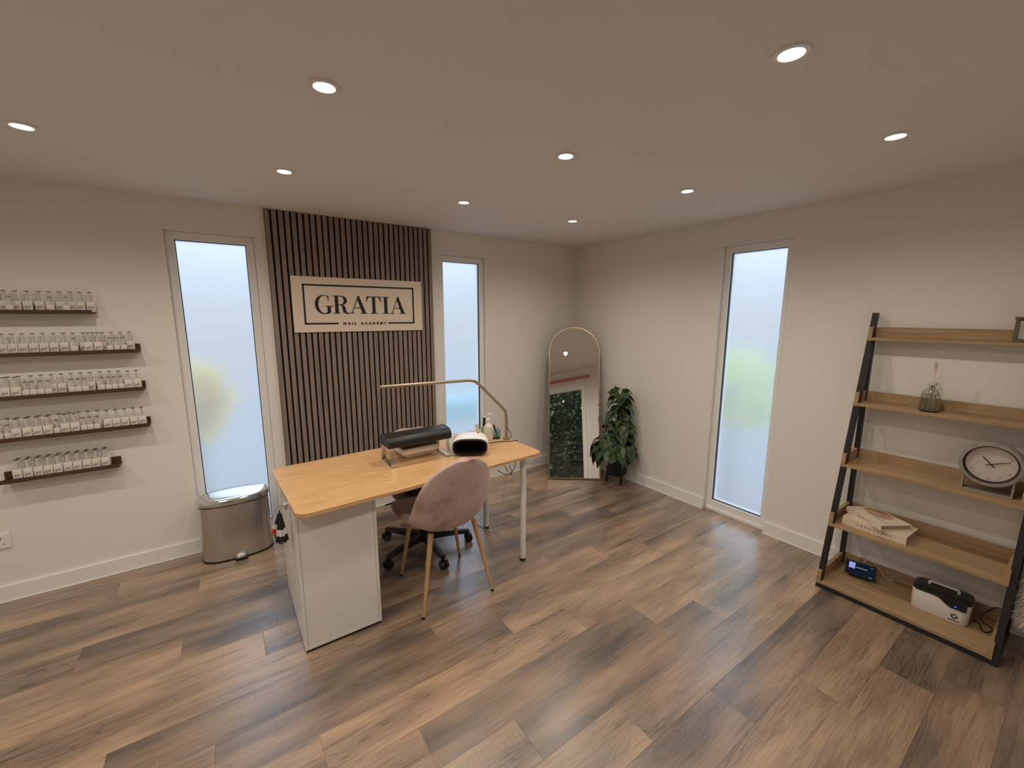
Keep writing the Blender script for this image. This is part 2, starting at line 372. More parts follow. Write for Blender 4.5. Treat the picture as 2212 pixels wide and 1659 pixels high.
# ------------------------------------------------------------------ room shell
def build_floor():
    rnd = random.Random(5); bm = bmesh.new(); uvl = bm.loops.layers.uv.new('plank_uv')
    cl = bm.loops.layers.float_color.new('plank'); el = bm.loops.layers.float_color.new('edge')
    W, LEN = .185, 1.2315
    anchors = {-2: -3.2, -1: -3.785, 0: -3.398, 1: -.548, 2: -3.844, 3: -3.452, 4: -3.123, 5: -2.76, 6: -2.412, 7: -2.088, 8: -1.76, 9: -1.44, 10: -1.115, 11: -.735, 12: -1.582, 13: -1.198, 14: -.82, 15: -1.9, 16: -2.6, 17: -1.4, 18: -2.2}
    tones = {(2, -3.844): .95, (9, -2.67): .92, (10, -2.346): .80, (11, -1.966): .50, (12, -1.582): .82, (12, -2.81): .72, (13, -1.198): .30, (13, -2.43): .22, (8, -2.99): .15, (8, -1.76): .45,
             (7, -3.32): .75, (7, -2.088): .35, (6, -3.64): .85, (6, -2.412): .45, (5, -3.99): .35, (5, -2.76): .75, (5, -1.53): .35, (4, -3.123): .35, (4, -1.89): .9, (3, -3.452): .7, (3, -2.22): .7,
             (9, -1.44): .28, (9, -3.90): .6, (10, -1.115): .45, (10, -3.578): .55, (11, -.735): .35, (7, -.857): .62, (6, -1.18): .45, (5, -.3): .4, (11, -3.2): .3, (12, -4.04): .4, (4, -.66): .75, (1, -1.78): .75, (1, -3.01): .7, (0, -3.398): .35, (0, -4.63): .55, (1, -4.24): .45, (1, -.548): .55, (3, -.99): .6, (2, -2.61): .65, (2, -1.38): .4, (14, -2.05): .4, (13, .03): .6, (14, -.82): .6}
    for k in range(-2, 19):
        y1 = -.344 - W*k; y0 = y1 - W
        if y0 > .02 or y1 < FRONT - .1: continue
        x = anchors.get(k, -1.0)
        while x > LEFT: x -= LEN
        while x < .02:
            xa, xb = x, x + LEN
            key = [t for t in tones if t[0] == k and abs(t[1]-xa) < .06]
            tone = tones[key[0]] if key else rnd.choice((.2, .35, .45, .55, .75))
            seed = rnd.random(); saw = 1.0 if rnd.random() < .35 or (k in (3, 7, 4) and xa < -2.2) else 0.0
            ca, cb = max(xa, LEFT-.05), min(xb, .05); ya, yb = max(y0, FRONT-.05), min(y1, .05)
            f = bm.faces.new([bm.verts.new((px, py, 0)) for px, py in ((ca, ya), (cb, ya), (cb, yb), (ca, yb))])
            for lp in f.loops:
                lp[uvl].uv = (lp.vert.co.x - xa, lp.vert.co.y - y0)
                lp[cl] = (tone, seed, saw, 1); lp[el] = (0, LEN/4, 0, 1)
            x += LEN
    me = bpy.data.meshes.new('floor'); bm.to_mesh(me); bm.free(); me.materials.append(M_FLOOR)
    o = bpy.data.objects.new('floor', me); COL.objects.link(o)
    struct(o, 'brown oak effect plank floor of mixed tan and dark boards', 'floor')
    b = MB(); b.box(LEFT-WT, WT, FRONT-WT, WT, -.12, -.004)
    struct(b.build('trim_1', mat('screed', (.3, .29, .28), .9)), 'concrete slab beneath the plank floor', 'floor slab')
build_floor()
b = MB(); b.box(LEFT-WT, WT, FRONT-WT, WT, H, H+.15)
struct(b.build('ceiling', M_CEIL), 'flat painted ceiling dotted with recessed downlights', 'ceiling')

WL = (-3.3865, -2.9186); WM = (-1.5813, -1.1270); WR = (-2.0574, -1.5824); WTOP = 2.089
DOOR = (-4.32, -1.96); DTOP = 2.03
def wall_with_openings(name, axis, pos0, pos1, a0, a1, openings, label):
    """axis 'x': wall runs along x, thickness pos0..pos1 in y"""
    b = MB()
    def seg(u0, u1, z0, z1):
        if u1-u0 < 1e-4: return
        if axis == 'x': b.box(u0, u1, pos0, pos1, z0, z1)
        else: b.box(pos0, pos1, u0, u1, z0, z1)
    u = a0
    for (o0, o1, top) in openings:
        seg(u, o0, 0, H); seg(o0, o1, top, H); u = o1
    seg(u, a1, 0, H)
    return struct(b.build(name, M_WALL), label, 'wall')
wall_with_openings('wall_back', 'x', 0, WT, LEFT-WT, WT, [(*WL, WTOP), (*WM, WTOP)], 'long pale wall carrying the slatted panel and bottle shelves')
wall_with_openings('wall_right', 'y', 0, WT, FRONT-WT, 0, [(*WR, WTOP)], 'pale wall behind the ladder shelf with one tall window')
wall_with_openings('wall_front', 'x', FRONT-WT, FRONT, LEFT-WT, WT, [(*DOOR, DTOP)], 'pale wall with the glazed door, seen in the mirror')
wall_with_openings('wall_left', 'y', LEFT-WT, LEFT, FRONT, 0, [], 'pale wall beyond the left edge of the picture')

def baseboard(name, axis, u0, u1, label, flip=1):
    b = MB(); hgt, th = .092, .016
    if axis == 'x': b.box(u0, u1, -th if flip > 0 else FRONT, 0 if flip > 0 else FRONT+th, 0, hgt, bev=.002)
    else: b.box(-th if flip > 0 else LEFT, 0 if flip > 0 else LEFT+th, u0, u1, 0, hgt, bev=.002)
    # bead of white sealant at the floor
    if axis == 'x' and flip > 0: b.box(u0, u1, -th-.005, -th, 0, .004)
    elif axis == 'y' and flip > 0: b.box(-th-.005, -th, u0, u1, 0, .004)
    struct(b.build(name, M_TRIM), label, 'skirting board')
baseboard('baseboard_back', 'x', LEFT, WL[0], 'white skirting board left of the pedal bin')
baseboard('baseboard_back', 'x', WL[1], WM[0], 'white skirting board behind the desk below the slatted panel')
baseboard('baseboard_back', 'x', WM[1], 0, 'white skirting board behind the arched mirror')
baseboard('baseboard_right', 'y', WR[1], -.016, 'white skirting board between plant and right window')
baseboard('baseboard_right', 'y', FRONT, WR[0], 'white skirting board behind the ladder shelf')
baseboard('baseboard_front', 'x', DOOR[1], 0, 'white skirting board on the wall beside the glazed door', -1)

def window(name, axis, u0, u1, label):
    """tall frosted window: upvc frame set back in the wall, black gasket, pane"""
    f0, f1 = .032, .10; fw_, top, bot = .047, .050, .086
    def bx(b, a0, a1, d0, d1, z0, z1, bev=0.):
        if axis == 'x': b.box(a0, a1, d0, d1, z0, z1, bev=bev)
        else: b.box(d0, d1, a0, a1, z0, z1, bev=bev)
    loc = ((u0+u1)/2, f0, 0) if axis == 'x' else (f0, (u0+u1)/2, 0)
    root = thing(name, label, 'window', loc); root['kind'] = 'structure'
    b = MB()
    bx(b, u0, u0+fw_, f0, f1, 0, WTOP, .004); bx(b, u1-fw_, u1, f0, f1, 0, WTOP, .004)
    bx(b, u0+fw_-.003, u1-fw_+.003, f0+.0006, f1-.0006, WTOP-top, WTOP-.0004, .004); bx(b, u0+fw_-.003, u1-fw_+.003, f0+.0006, f1-.0006, 0.0004, bot, .004)
    bx(b, u0+.004, u1-.004, f0-.012, f0+.01, 0, .028, .003)                      # drip bead at the foot of the frame
    b.build('window_frame', M_UPVC, root, world=True)
    g = MB(); a0, a1, z0, z1 = u0+fw_-.002, u1-fw_+.002, bot-.002, WTOP-top+.002; t = .006
    bx(g, a0, a0+t, f0+.012, f1-.03, z0, z1); bx(g, a1-t, a1, f0+.012, f1-.03, z0, z1)
    bx(g, a0, a1, f0+.012, f1-.03, z0, z0+t); bx(g, a0, a1, f0+.012, f1-.03, z1-t, z1)
    g.build('gasket', M_GASKET, root, world=True)
    p = MB(); bx(p, a0+t*.5, a1-t*.5, .058, .064, z0+t*.5, z1-t*.5)
    p.build('pane', M_FROST, root, world=True)
window('window_1', 'x', *WL, 'tall frosted window left of the slatted panel, behind the pedal bin')
window('window_2', 'x', *WM, 'narrow frosted window right of the slatted panel, behind the desk lamp')
window('window_3', 'y', *WR, 'tall frosted window between the plant and the ladder shelf')

# glazed door behind the camera (seen in the mirror)
def door():
    root = thing('door_1', 'white framed glazed door with garden hedge behind, reflected in the mirror', 'door', (DOOR[1], FRONT, 0)); root['kind'] = 'structure'
    d0, d1 = FRONT-.09, FRONT-.02
    b = MB(); x0, x1 = DOOR
    b.box(x0, x0+.06, d0, d1, 0, DTOP, bev=.004); b.box(x1-.06, x1, d0, d1, 0, DTOP, bev=.004); b.box(x0+.058, x1-.058, d0+.001, d1-.0007, DTOP-.06, DTOP-.0005, bev=.004); b.box(x0+.058, x1-.058, d0+.001, d1-.0007, 0.0005, .03)
    mid = (x0+x1)/2
    b.build('door_frame', M_UPVC, root, world=True)
    for a0, a1 in ((x0+.06, mid), (mid, x1-.06)):
        l = MB(); s_ = .085
        l.box(a0, a0+s_, d0+.01, d1+.01, .03, DTOP-.06, bev=.004); l.box(a1-s_, a1, d0+.01, d1+.01, .03, DTOP-.06, bev=.004)
        l.box(a0+s_-.003, a1-s_+.003, d0+.0107, d1+.0093, DTOP-.06-s_, DTOP-.0605, bev=.004); l.box(a0+s_-.003, a1-s_+.003, d0+.0107, d1+.0093, .0305, .03+s_+.03, bev=.004)
        lf = l.build('door_leaf', M_UPVC, root, world=True)
        g = MB(); g.box(a0+s_-.01, a1-s_+.01, d0+.03, d0+.034, .13, DTOP-.13)
        lf_loc = Vector(root.location)
        for v in g.bm.verts: v.co -= lf_loc
        g.build('door_glass', M_CLEAR, lf)
    h = MB(); h.box(mid-.05, mid-.02, d1+.01, d1+.03, .95, 1.15, bev=.004); h.box(mid-.15, mid-.025, d1+.05, d1+.065, 1.06, 1.085, bev=.005); h.box(mid-.045, mid-.025, d1+.02, d1+.06, 1.06, 1.085)
    h.build('door_handle', M_CHROME, root, world=True)
door()
b = MB(); b.box(DOOR[0]-.05, DOOR[1]+.05, FRONT, FRONT+.05, DTOP+.055, DTOP+.10, bev=.006)
tag(b.build('blind_rail', M_PINKRAIL), 'terracotta blind rail over the glazed door, seen in the mirror', 'blind rail')

# ------------------------------------------------------------------ downlights
def downlights():
    xs = (-.915, -1.835, -2.83, -3.70, -4.63); ys = (-.912, -1.855, -2.753)
    labs = {(0, 0): 'small round downlight above the arched mirror, closest to the room corner', (0, 1): 'round downlight nearest the top of the right wall window',
            (0, 2): 'round downlight above the ladder shelf at the right edge', (1, 0): 'round downlight just right of the top of the slatted panel', (1, 1): 'round downlight in the centre of the ceiling grid, above the desk lamp',
            (1, 2): 'large bright downlight nearest the camera at the upper right', (2, 0): 'round downlight straight above the left edge of the slatted panel', (2, 1): 'large bright downlight at upper left of the picture',
            (3, 0): 'round downlight at the left picture edge, above the bottle shelves'}
    first = None
    for i, x in enumerate(xs):
        for j, y in enumerate(ys):
            lab = labs.get((i, j), 'round downlight outside the frame in the column %s the left wall, %s' % ('nearest' if i == 4 else 'before', ('by the shelf wall', 'mid room', 'by the door wall')[j]))
            if first is None:
                first = thing('ceiling_downlight', lab, 'downlight', (x, y, H), 0, 'recessed ceiling downlights')
                z = 0
                b = MB(); b.lathe([(.046, 0), (.046, -.004), (.043, -.0065), (.033, -.006), (.0285, -.001), (.0285, 0)], (0, 0, 0), n=36)
                b.build('bezel', M_WHITEMETAL, first, smooth='auto')
                b = MB(); b.lathe([(.001, -.0032), (.0283, -.0032), (.0283, -.001), (.001, -.001)], (0, 0, 0), n=32)
                b.build('lens', M_LENS, first)
                r = first
            else:
                r = copy_tree(first); r.location = (x, y, H); r['label'] = lab
            l = bpy.data.lights.new('downlight_beam', 'SPOT'); l.energy = LAMP_POWER; l.color = LAMP_COLOR; l.shadow_soft_size = .026
            l.spot_size = math.radians(160); l.spot_blend = 1.0
            lo = bpy.data.objects.new('downlight_beam', l); COL.objects.link(lo); lo.location = (x, y, H-.03)
downlights()

# ------------------------------------------------------------------ slatted panel and sign
def slat_panel():
    x0, n, p, sw = -2.847, 30, .04, .027
    root = thing('slat_panel', 'dark walnut acoustic slat panel from floor to ceiling on the back wall', 'wall panel', (x0, 0, 0))
    b = MB(); b.box(x0-.002, x0+29*p+sw+.002, -.009, -.0002, .096, H-.001); b.build('felt_backing', M_FELT, root, world=True)
    b = MB()
    for i in range(n): b.box(x0+i*p, x0+i*p+sw, -.0215, -.009, .096, H-.002)
    b.build('slats', M_SLAT, root, world=True)
# skirting stops behind the panel, so start the panel above it
slat_panel()
def ell(cx, cy, rx, ry, a0, a1, n=26):
    return [(cx+rx*cos(math.radians(a0+(a1-a0)*i/n)), cy+ry*sin(math.radians(a0+(a1-a0)*i/n))) for i in range(n+1)]
def R4(x0, y0, x1, y1): return [(x0, y0), (x1, y0), (x1, y1), (x0, y1)]
th = .038   # hairline of the letters, cap height 1
GL = {
 'I': (.44, [R4(.13, 0, .31, 1), R4(0, 0, .44, th), R4(0, 1-th, .44, 1)]),
 'T': (.86, [R4(.34, 0, .52, 1), R4(.20, 0, .66, th), R4(0.02, 1-th, .84, 1), [(.02, 1), (0, .70), (.035, .70), (.07, .83), (.13, .93), (.22, .965), (.22, 1)], [(.84, 1), (.64, 1), (.64, .965), (.73, .93), (.79, .83), (.825, .70), (.86, .70)]]),
 'A': (.92, [[(.06, th*.5), (.105, th*.5), (.455, .95), (.44, 1.02)], [(.43, 1.02), (.50, 1.02), (.86, th*.5), (.655, th*.5), (.385, .86)], R4(.20, .31, .62, .31+th), R4(0, 0, .21, th), R4(.55, 0, .94, th)]),
 'R': (.94, [R4(.11, 0, .29, 1), R4(0, 0, .40, th), R4(0, 1-th, .45, 1), R4(.28, .485, .45, .485+th),
        ell(.44, .744, .335, .256, -92, 92) + ell(.44, .744, .155, .222, 92, -92),
        [(.40, .50)] + ell(.38, .30, .30, .21, 80, 10) + [(.70, .15), (.74, .07), (.80, .035), (.88, .05), (.94, .09), (.95, .065), (.88, .01), (.78, -.02), (.66, .005), (.56, .07), (.52, .18), (.51, .30), (.48, .42), (.42, .475), (.36, .485)]]),
 'G': (.96, [ell(.47, .5, .47, .525, 52, 318, 44) + ell(.52, .5, .335, .49, 318, 52, 44), R4(.655, .05, .83, .40), R4(.54, .385, .98, .385+th),
        [(.70, .72), (.735, .72), (.735, 1.0), (.705, 1.0), (.69, .95), (.66, .93), (.70, .84)], ell(.52, .055, .28, .075, 200, 360, 12) + [(.80, .07), (.66, .09), (.52, .02), (.40, .03)]]),
}
def sign():
    y0 = -.0218
    root = thing('wall_sign', 'wide beige wall sign with black lettering and border on the slatted panel', 'sign', (-2.246, y0, 1.653))
    b = MB(); b.box(-2.726, -1.766, -.0345, y0, 1.457, 1.850, bev=.001); b.build('sign_board', M_SIGN, root, world=True)
    ys, ye = -.0368, -.0344; t = .0115
    b = MB(); fx0, fx1, fz0, fz1 = -2.657, -1.836, 1.513, 1.798
    b.box(fx0, fx1, ys, ye, fz1-t, fz1); b.box(fx0, fx0+t, ys, ye, fz0, fz1); b.box(fx1-t, fx1, ys, ye, fz0, fz1)
    b.box(fx0, -2.428, ys, ye, fz0, fz0+t); b.box(-2.052, fx1, ys, ye, fz0, fz0+t); b.build('border_line', M_INK, root, world=True)
    spans = [('G', -2.582, -2.459), ('R', -2.459, -2.338), ('A', -2.338, -2.214), ('T', -2.217, -2.105), ('I', -2.098, -2.038), ('A', -2.030, -1.909)]
    for ch, a, c in spans:
        wd, polys = GL[ch]; sc = (c-a)/wd; b = MB()
        for k, poly in enumerate(polys):
            M = frame_M((a, ye, 1.591), (1, 0, 0), (0, 0, 1)) @ Matrix.Diagonal((sc, .130, 1, 1))
            b.prism(poly, 0, .0024 + .00008*k, M)
        b.build('letter', M_INK, root, world=True)
    for word, xc in (('NAIL', -2.3475), ('ACADEMY', -2.168)):
        M = frame_M((xc-root.location.x, ys-root.location.y, 1.5165-root.location.z), (1, 0, 0), (0, 0, 1))
        text_part(word, .0245, 'small_lettering', M_INK, root, M, spacing=1.72, depth=.0008, bold=.0011, sx=1.17)
sign()

# ------------------------------------------------------------------ wall ledges with bottles
ORD = ['first', 'second', 'third', 'fourth', 'fifth', 'sixth', 'seventh', 'eighth', 'ninth', 'tenth', 'eleventh', 'twelfth', 'thirteenth', 'fourteenth', 'fifteenth', 'sixteenth']
def make_bottle(kind, root):
    if kind == 'tall': w_, h_, r_, hc = .0355, .057, .0072, .050
    else: w_, h_, r_, hc = .0265, .036, .0062, .041
    b = MB(); b.box(-w_/2, w_/2, -w_*.42, w_*.42, 0, h_, bev=.003); b.build('bottle_body', M_BOTTLE, root, smooth='auto')
    b = MB(); b.cyl((0, 0, h_), (0, 0, h_+hc), r_*1.12, r_*.94, 16); b.build('cap', M_CAPSILVER, root, smooth='auto')
    b = MB(); b.cyl((0, 0, h_+hc), (0, 0, h_+hc+.003), r_*1.3, r_*1.3, 16); b.build('cap_top', M_CAPTOP, root, smooth='auto')
    if kind == 'tall':
        M = frame_M((0, -w_*.42-.0004, h_*.50), (1, 0, 0), (0, 0, 1))
        text_part('gel', .021, 'label_text', M_GREYINK, root, M, spacing=1.0, depth=.0003)
def ledges():
    rows = [('topmost bottle ledge', 1.585, -4.62, -3.735, [-4.142, -4.103, -4.064, -4.024, -3.983, -3.939, -3.9, -3.862, -3.819, -3.782, -3.7425], [], [-4.041, -3.894, -3.834]),
            ('second bottle ledge', 1.362, -4.62, -3.562, [-4.141, -4.101, -4.064, -4.027, -3.989, -3.951, -3.912, -3.873, -3.835, -3.795, -3.757, -3.717, -3.678, -3.639, -3.6], [-3.771, -3.732], [-3.83, -3.685, -3.656, -3.627]),
            ('middle bottle ledge', 1.137, -4.62, -3.562, [-4.145, -4.107, -4.068, -4.024, -3.986, -3.947, -3.909, -3.87, -3.831, -3.793, -3.752, -3.713, -3.674], [-4.113, -4.075, -3.628, -3.591], [-4.042, -4.014, -3.986, -3.958, -3.868, -3.841, -3.813, -3.745, -3.717, -3.69, -3.661]),
            ('fourth bottle ledge', .914, -4.62, -3.562, [-4.176, -4.137, -4.1, -4.061, -4.021, -3.983, -3.944, -3.906, -3.866, -3.828, -3.789], [-4.102, -4.062, -4.024, -3.985, -3.917, -3.879, -3.744, -3.706, -3.668, -3.629, -3.592], [-4.165, -4.134, -3.952, -3.846, -3.818, -3.79]),
            ('lowest bottle ledge', .690, -4.192, -3.722, [-4.126, -4.087, -4.048, -4.010, -3.972, -3.934, -3.896, -3.858, -3.821, -3.782], [-4.127, -4.088, -4.049, -4.011, -3.973, -3.934, -3.896, -3.857, -3.819, -3.780], [])]
    proto = {}
    for name, z0, x0, x1, back, front, minis in rows:
        root = thing('bottle_ledge', 'dark stained wooden picture ledge on the left wall, the %s' % name, 'shelf', ((x0+x1)/2, 0, z0), 0, 'dark bottle ledges')
        b = MB(); b.box(x0, x1, -.086, -.0005, z0, z0+.010, bev=.0008); b.build('ledge_base', M_DARKWOOD, root, world=True)
        b = MB(); b.box(x0, x1, -.012, -.0005, z0+.010, z0+.048, bev=.0008); b.build('back_board', M_DARKWOOD, root, world=True)
        b = MB(); b.box(x0, x1, -.086, -.077, z0+.010, z0+.0215, bev=.0008); b.build('front_lip', M_DARKWOOD, root, world=True)
        for kind, lst, y, rowname in (('tall', back, -.0285, 'back row'), ('tall', front, -.0605, 'front row'), ('mini', minis, -.0575, 'front row')):
            lst = sorted(lst, reverse=True)
            for i, x in enumerate(lst):
                k = 'tall' if kind == 'tall' else 'mini'
                lab = '%s white gel bottle, %s from right, %s of the %s' % ('tall' if k == 'tall' else 'short', ORD[i], rowname, name)
                rr = random.Random(int(abs(x*1e4))+int(z0*100)).uniform(-.04, .04)
                if k not in proto:
                    r = thing('gel_bottle', lab, 'bottle', (x, y, z0+.0102), rr, 'gel polish bottles on the wall ledges'); make_bottle(k, r); proto[k] = r
                else:
                    r = copy_tree(proto[k]); r.location = (x, y, z0+.0102); r.rotation_euler = (0, 0, rr); r['label'] = lab
ledges()

def socket():
    root = thing('wall_socket', 'white double wall socket at the left edge above the skirting', 'socket', (-4.29, 0, .352))
    b = MB(); b.box(-4.363, -4.217, -.011, -.0003, .310, .396, bev=.003); b.build('face_plate', M_WHITE, root, world=True)
    b = MB()
    for cx in (-4.255, -4.325):
        b.box(cx-.0035, cx+.0035, -.0116, -.0108, .362, .372); b.box(cx-.0155, cx-.0075, -.0116, -.0108, .334, .338); b.box(cx+.0075, cx+.0155, -.0116, -.0108, .334, .338)
    b.build('pin_holes', M_BLACKMATT, root, world=True)
    for cx in (-4.245, -4.335):
        b = MB(); b.box(cx-.006, cx+.006, -.0145, -.0108, .374, .389, bev=.001); b.build('switch', M_WHITE, root, world=True)
socket()

# ------------------------------------------------------------------ pedal bin
def pedal_bin():
    cx, cy = -3.186, -.142
    root = thing('pedal_bin', 'oval stainless steel pedal bin under the left frosted window', 'bin', (cx, cy, 0), math.radians(-1))
    def oval(a, b_, z, n=56, e=2.7):
        return [(a*math.copysign(abs(cos(2*PI*i/n))**(2/e), cos(2*PI*i/n)), b_*math.copysign(abs(sin(2*PI*i/n))**(2/e), sin(2*PI*i/n)), z) for i in range(n)]
    b = MB(); b.rings([oval(.203, .117, z) for z in (0, .012)]); b.build('base_ring', M_BLACKPLASTIC, root, smooth='auto')
    b = MB(); b.rings([oval(.200*s_, .115*s_, z) for s_, z in ((1, .012), (1.002, .1), (1.0, .25), (.985, .372))], cap0=False); b.build('body', M_STEEL, root, smooth='auto')
    b = MB(); b.rings([oval(.196*s_, .113*s_, z) for s_, z in ((1, .372), (1, .380))]); b.build('rim_gap', M_BLACKPLASTIC, root)
    b = MB(); b.rings([oval(.203*s_, .118*s_, z) for s_, z in ((.985, .380), (1.0, .386), (1.0, .402), (.97, .414), (.90, .420), (.5, .421), (.02, .421))]); b.build('lid', M_LID, root, smooth='auto')
    b = MB(); b.lathe([(.034, 0), (.034, .004), (.028, .014), (.001, .018)], (.01, -.124, .024), n=24); 
    for v in b.bm.verts: v.co.y = -.116 + (v.co.y+.116)*.35 if v.co.y > -.116 else v.co.y
    b.build('pedal', M_CHROME, root, smooth='auto')
    b = MB(); b.box(-.025, .045, -.150, -.100, .002, .016, bev=.005); b.build('pedal_foot', M_BLACKPLASTIC, root)
pedal_bin()

# ------------------------------------------------------------------ desk
TZ = .735
TR = math.radians(2.7)
FL = Vector((-2.966, -1.463, 0))
def desk():
    root = thing('desk', 'manicure desk with bamboo top on a white cabinet and white legs', 'desk', FL, TR)
    L, D = 1.405, .70
    b = MB(); b.prism(rrect(0, L, 0, D, .055, 10), TZ-.020, TZ); b.build('desk_top', M_BAMBOO, root, bevel=.002)
    # legs (local coordinates from world feet)
    Rm = Matrix.Rotation(-TR, 3, 'Z')
    for wx, wy in ((-1.666, -1.323), (-1.648, -.835)):
        p = Rm @ (Vector((wx, wy, 0)) - FL)
        b = MB(); b.cyl((p.x, p.y, .014), (p.x, p.y, TZ-.0205), .0195, .0205, 28); lg = b.build('leg', M_WHITEMETAL, root, smooth='auto')
        b = MB(); b.cyl((p.x, p.y, 0), (p.x, p.y, .016), .0205, .0205, 28); b.build('foot', M_BLACKPLASTIC, lg, smooth='auto')
        b = MB(); b.cyl((p.x, p.y, TZ-.026), (p.x, p.y, TZ-.0202), .05, .05, 28); b.build('mounting_plate', M_WHITEMETAL, lg)
desk()
def cabinet():
    cx, cy, w_, d_, h_ = -2.968, -1.366, .362, .60, .7145
    root = thing('drawer_cabinet', 'white drawer cabinet standing on the floor under the left end of the desk', 'cabinet', (cx, cy, 0), 0)
    b = MB(); b.box(0, .013, 0, d_, .012, h_, bev=.001); b.box(w_-.013, w_, 0, d_, .012, h_, bev=.001); b.box(.013, w_-.013, .001, d_, h_-.02, h_, bev=.001); b.box(.013, w_-.013, 0, d_, .012, .030, bev=.001)
    b.build('carcass', M_CAB, root)
    b = MB(); b.box(.0145, w_-.0145, .0015, .010, .0315, h_-.0215); b.build('back_panel', M_CAB, root)
    b = MB(); b.box(.004, w_-.004, .004, d_-.02, 0, .012); b.build('plinth', M_BLACKMATT, root)
    b = MB(); b.box(.0132, w_-.0132, .0025, .006, .030, h_-.02); b.build('painted_gap_shade', mat('gap_grey', (.30, .28, .26), .8), root)  # grey sheet: shade in the gap around the back panel, put in as colour
    for i in range(5):
        b = MB(); z0 = .032 + i*.134; b.box(.015, w_-.015, d_-.018, d_+.002, z0, z0+.130, bev=.001); dr = b.build('drawer_front', M_CAB, root)
        k = MB(); k.box(w_*.36, w_*.64, d_+.002, d_+.012, z0+.10, z0+.112, bev=.002); k.build('handle', M_CAB, dr)
cabinet()

# swatch stick bundle hanging from the left end of the desk
def swatches():
    c = Vector((-3.005, -1.245, .705)); rnd = random.Random(3)
    root = thing('swatch_bundle', 'bundle of black and red nail swatch sticks hanging off the desk end by the bin', 'swatch sticks', c)
    b = MB(); b.box(-2.990, -2.9745, -1.262, -1.228, .6885, .7145, bev=.002); b.box(-3.012, -2.99, -1.248, -1.242, .7035, .7075); b.build('hook', M_CHROME, root, world=True)
    b = MB(); pts = [(c.x-.006+.012*cos(t), c.y+.004*sin(2*t), c.z-.004+.012*sin(t)) for t in [2*PI*i/20 for i in range(21)]]
    b.tube(pts, .0011, 6); b.build('ring', M_CHROME, root, world=True)
    for i in range(34):
        a = rnd.uniform(-.24, .20); a2 = rnd.uniform(-.55, .30) ; l = rnd.uniform(.140, .158)
        if i < 3: a = -.46 + .07*i; a2 = .1; l = .115
        d = Vector((sin(a)*.72 - .05*a2, a2*.45 + rnd.uniform(-.1, .1), -1)).normalized()
        p0 = c + Vector((-.006, 0, -.016)); mid1 = p0 + d*(.018); mid2 = p0 + d*(l*.60); mid3 = p0+d*(l*.80); p1 = p0 + d*l
        col = M_RED if (i % 4 == 0 or i < 3) else M_BLACKPLASTIC
        b = MB(); b.tube([p0, mid1, mid1+d*.001, mid2], [.0009, .0009, .0044, .0048], 6); st = b.build('stick', M_BLACKPLASTIC, root, world=True)
        off = Vector(root.location)
        b = MB(); b.tube([mid2-off, mid3-off], [.0046, .0052], 6); b.build('clear_shaft', M_CLEARTIP, st)
        b = MB(); b.tube([mid3-off, p1-d*.006-off, p1-off], [.0056, .0062, .004], 6); b.build('painted_tip', col, st)
swatches()

# ------------------------------------------------------------------ things on the desk
def armrest():
    cx, cy = -2.258, -1.05
    root = thing('hand_rest', 'black padded hand rest on chrome legs standing on the desk', 'hand rest', (cx, cy, TZ), math.radians(.5))
    w_, hl = .082, .196
    prof = []
    n = 22
    for i in range(n+1):
        a = PI*i/n; prof.append((w_*math.copysign(abs(cos(a))**.62, cos(a)), .115 + .056*(sin(a)**.62)))
    prof = [(w_*.97, .1095)] + prof + [(-w_*.97, .1095)]
    rings = []
    for x, s_ in ((-hl, .93), (-hl+.004, .985), (-hl+.012, 1.0), (0, 1.0), (hl-.012, 1.0), (hl-.004, .985), (hl, .93)):
        rings.append([(x, y*s_, .128+(z-.128)*s_) for y, z in prof])
    b = MB(); b.rings(rings); b.build('cushion', M_LEATHER, root, smooth='auto')
    pip = MB()
    for x in (-hl+.006, hl-.006): pip.tube([(x, y*1.004, .128+(z-.128)*1.004) for y, z in prof[1:-1]], .0022, 6)
    pip.build('piping', M_LEATHER, root, smooth=True)
    for x, sp in ((-.172, 0), (.172, 0)):
        b = MB(); t = .004
        P = [(-.070, .111), (-.086, .003), (.086, .003), (.070, .111)]
        bw = .0135
        for (y0, z0), (y1, z1) in zip(P, P[1:]):
            d = Vector((0, y1-y0, z1-z0)); Lh = d.length; d.normalize(); nrm = Vector((0, -d.z, d.y))
            p = Vector((x, y0, z0)); q = Vector((x, y1, z1))
            pts = [[o_ + Vector((sx_*bw, 0, 0)) + nrm*sn*t*.5 for sx_, sn in ((-1, -1), (1, -1), (1, 1), (-1, 1))] for o_ in (p, q)]
            b.rings(pts)
        b.build('leg_loop', M_CHROME, root, bevel=.0008)
    for x in (-.172, .172):
        for y in (-.08, .08):
            b = MB(); b.box(x-.012, x+.012, y-.008, y+.008, 0, .0015); b.build('rubber_foot', M_BLACKPLASTIC, root)
armrest()
def dust_collector():
    root = thing('dust_collector', 'cream white tapered dust collector under the black hand rest', 'dust collector', (-2.235, -.945, TZ), math.radians(2))
    def ring(hw, hd, z, r): return [(x, y, z) for x, y in rrect(-hw, hw, -hd, hd, r, 6)]
    b = MB(); b.rings([ring(.080, .085, 0, .010), ring(.083, .089, .003, .011), ring(.112, .112, .030, .013)]); b.build('lower_shell', M_CREAM, root, smooth='auto')
    b = MB(); b.rings([ring(.112, .112, .0312, .013), ring(.119, .119, .035, .014), ring(.121, .121, .066, .014), ring(.118, .118, .070, .014)]); b.build('upper_shell', M_CREAM, root, smooth='auto')
    b = MB(); b.rings([ring(.108, .108, .0702, .010), ring(.108, .108, .074, .010)]); b.build('grille', M_BLACKPLASTIC, root)
dust_collector()
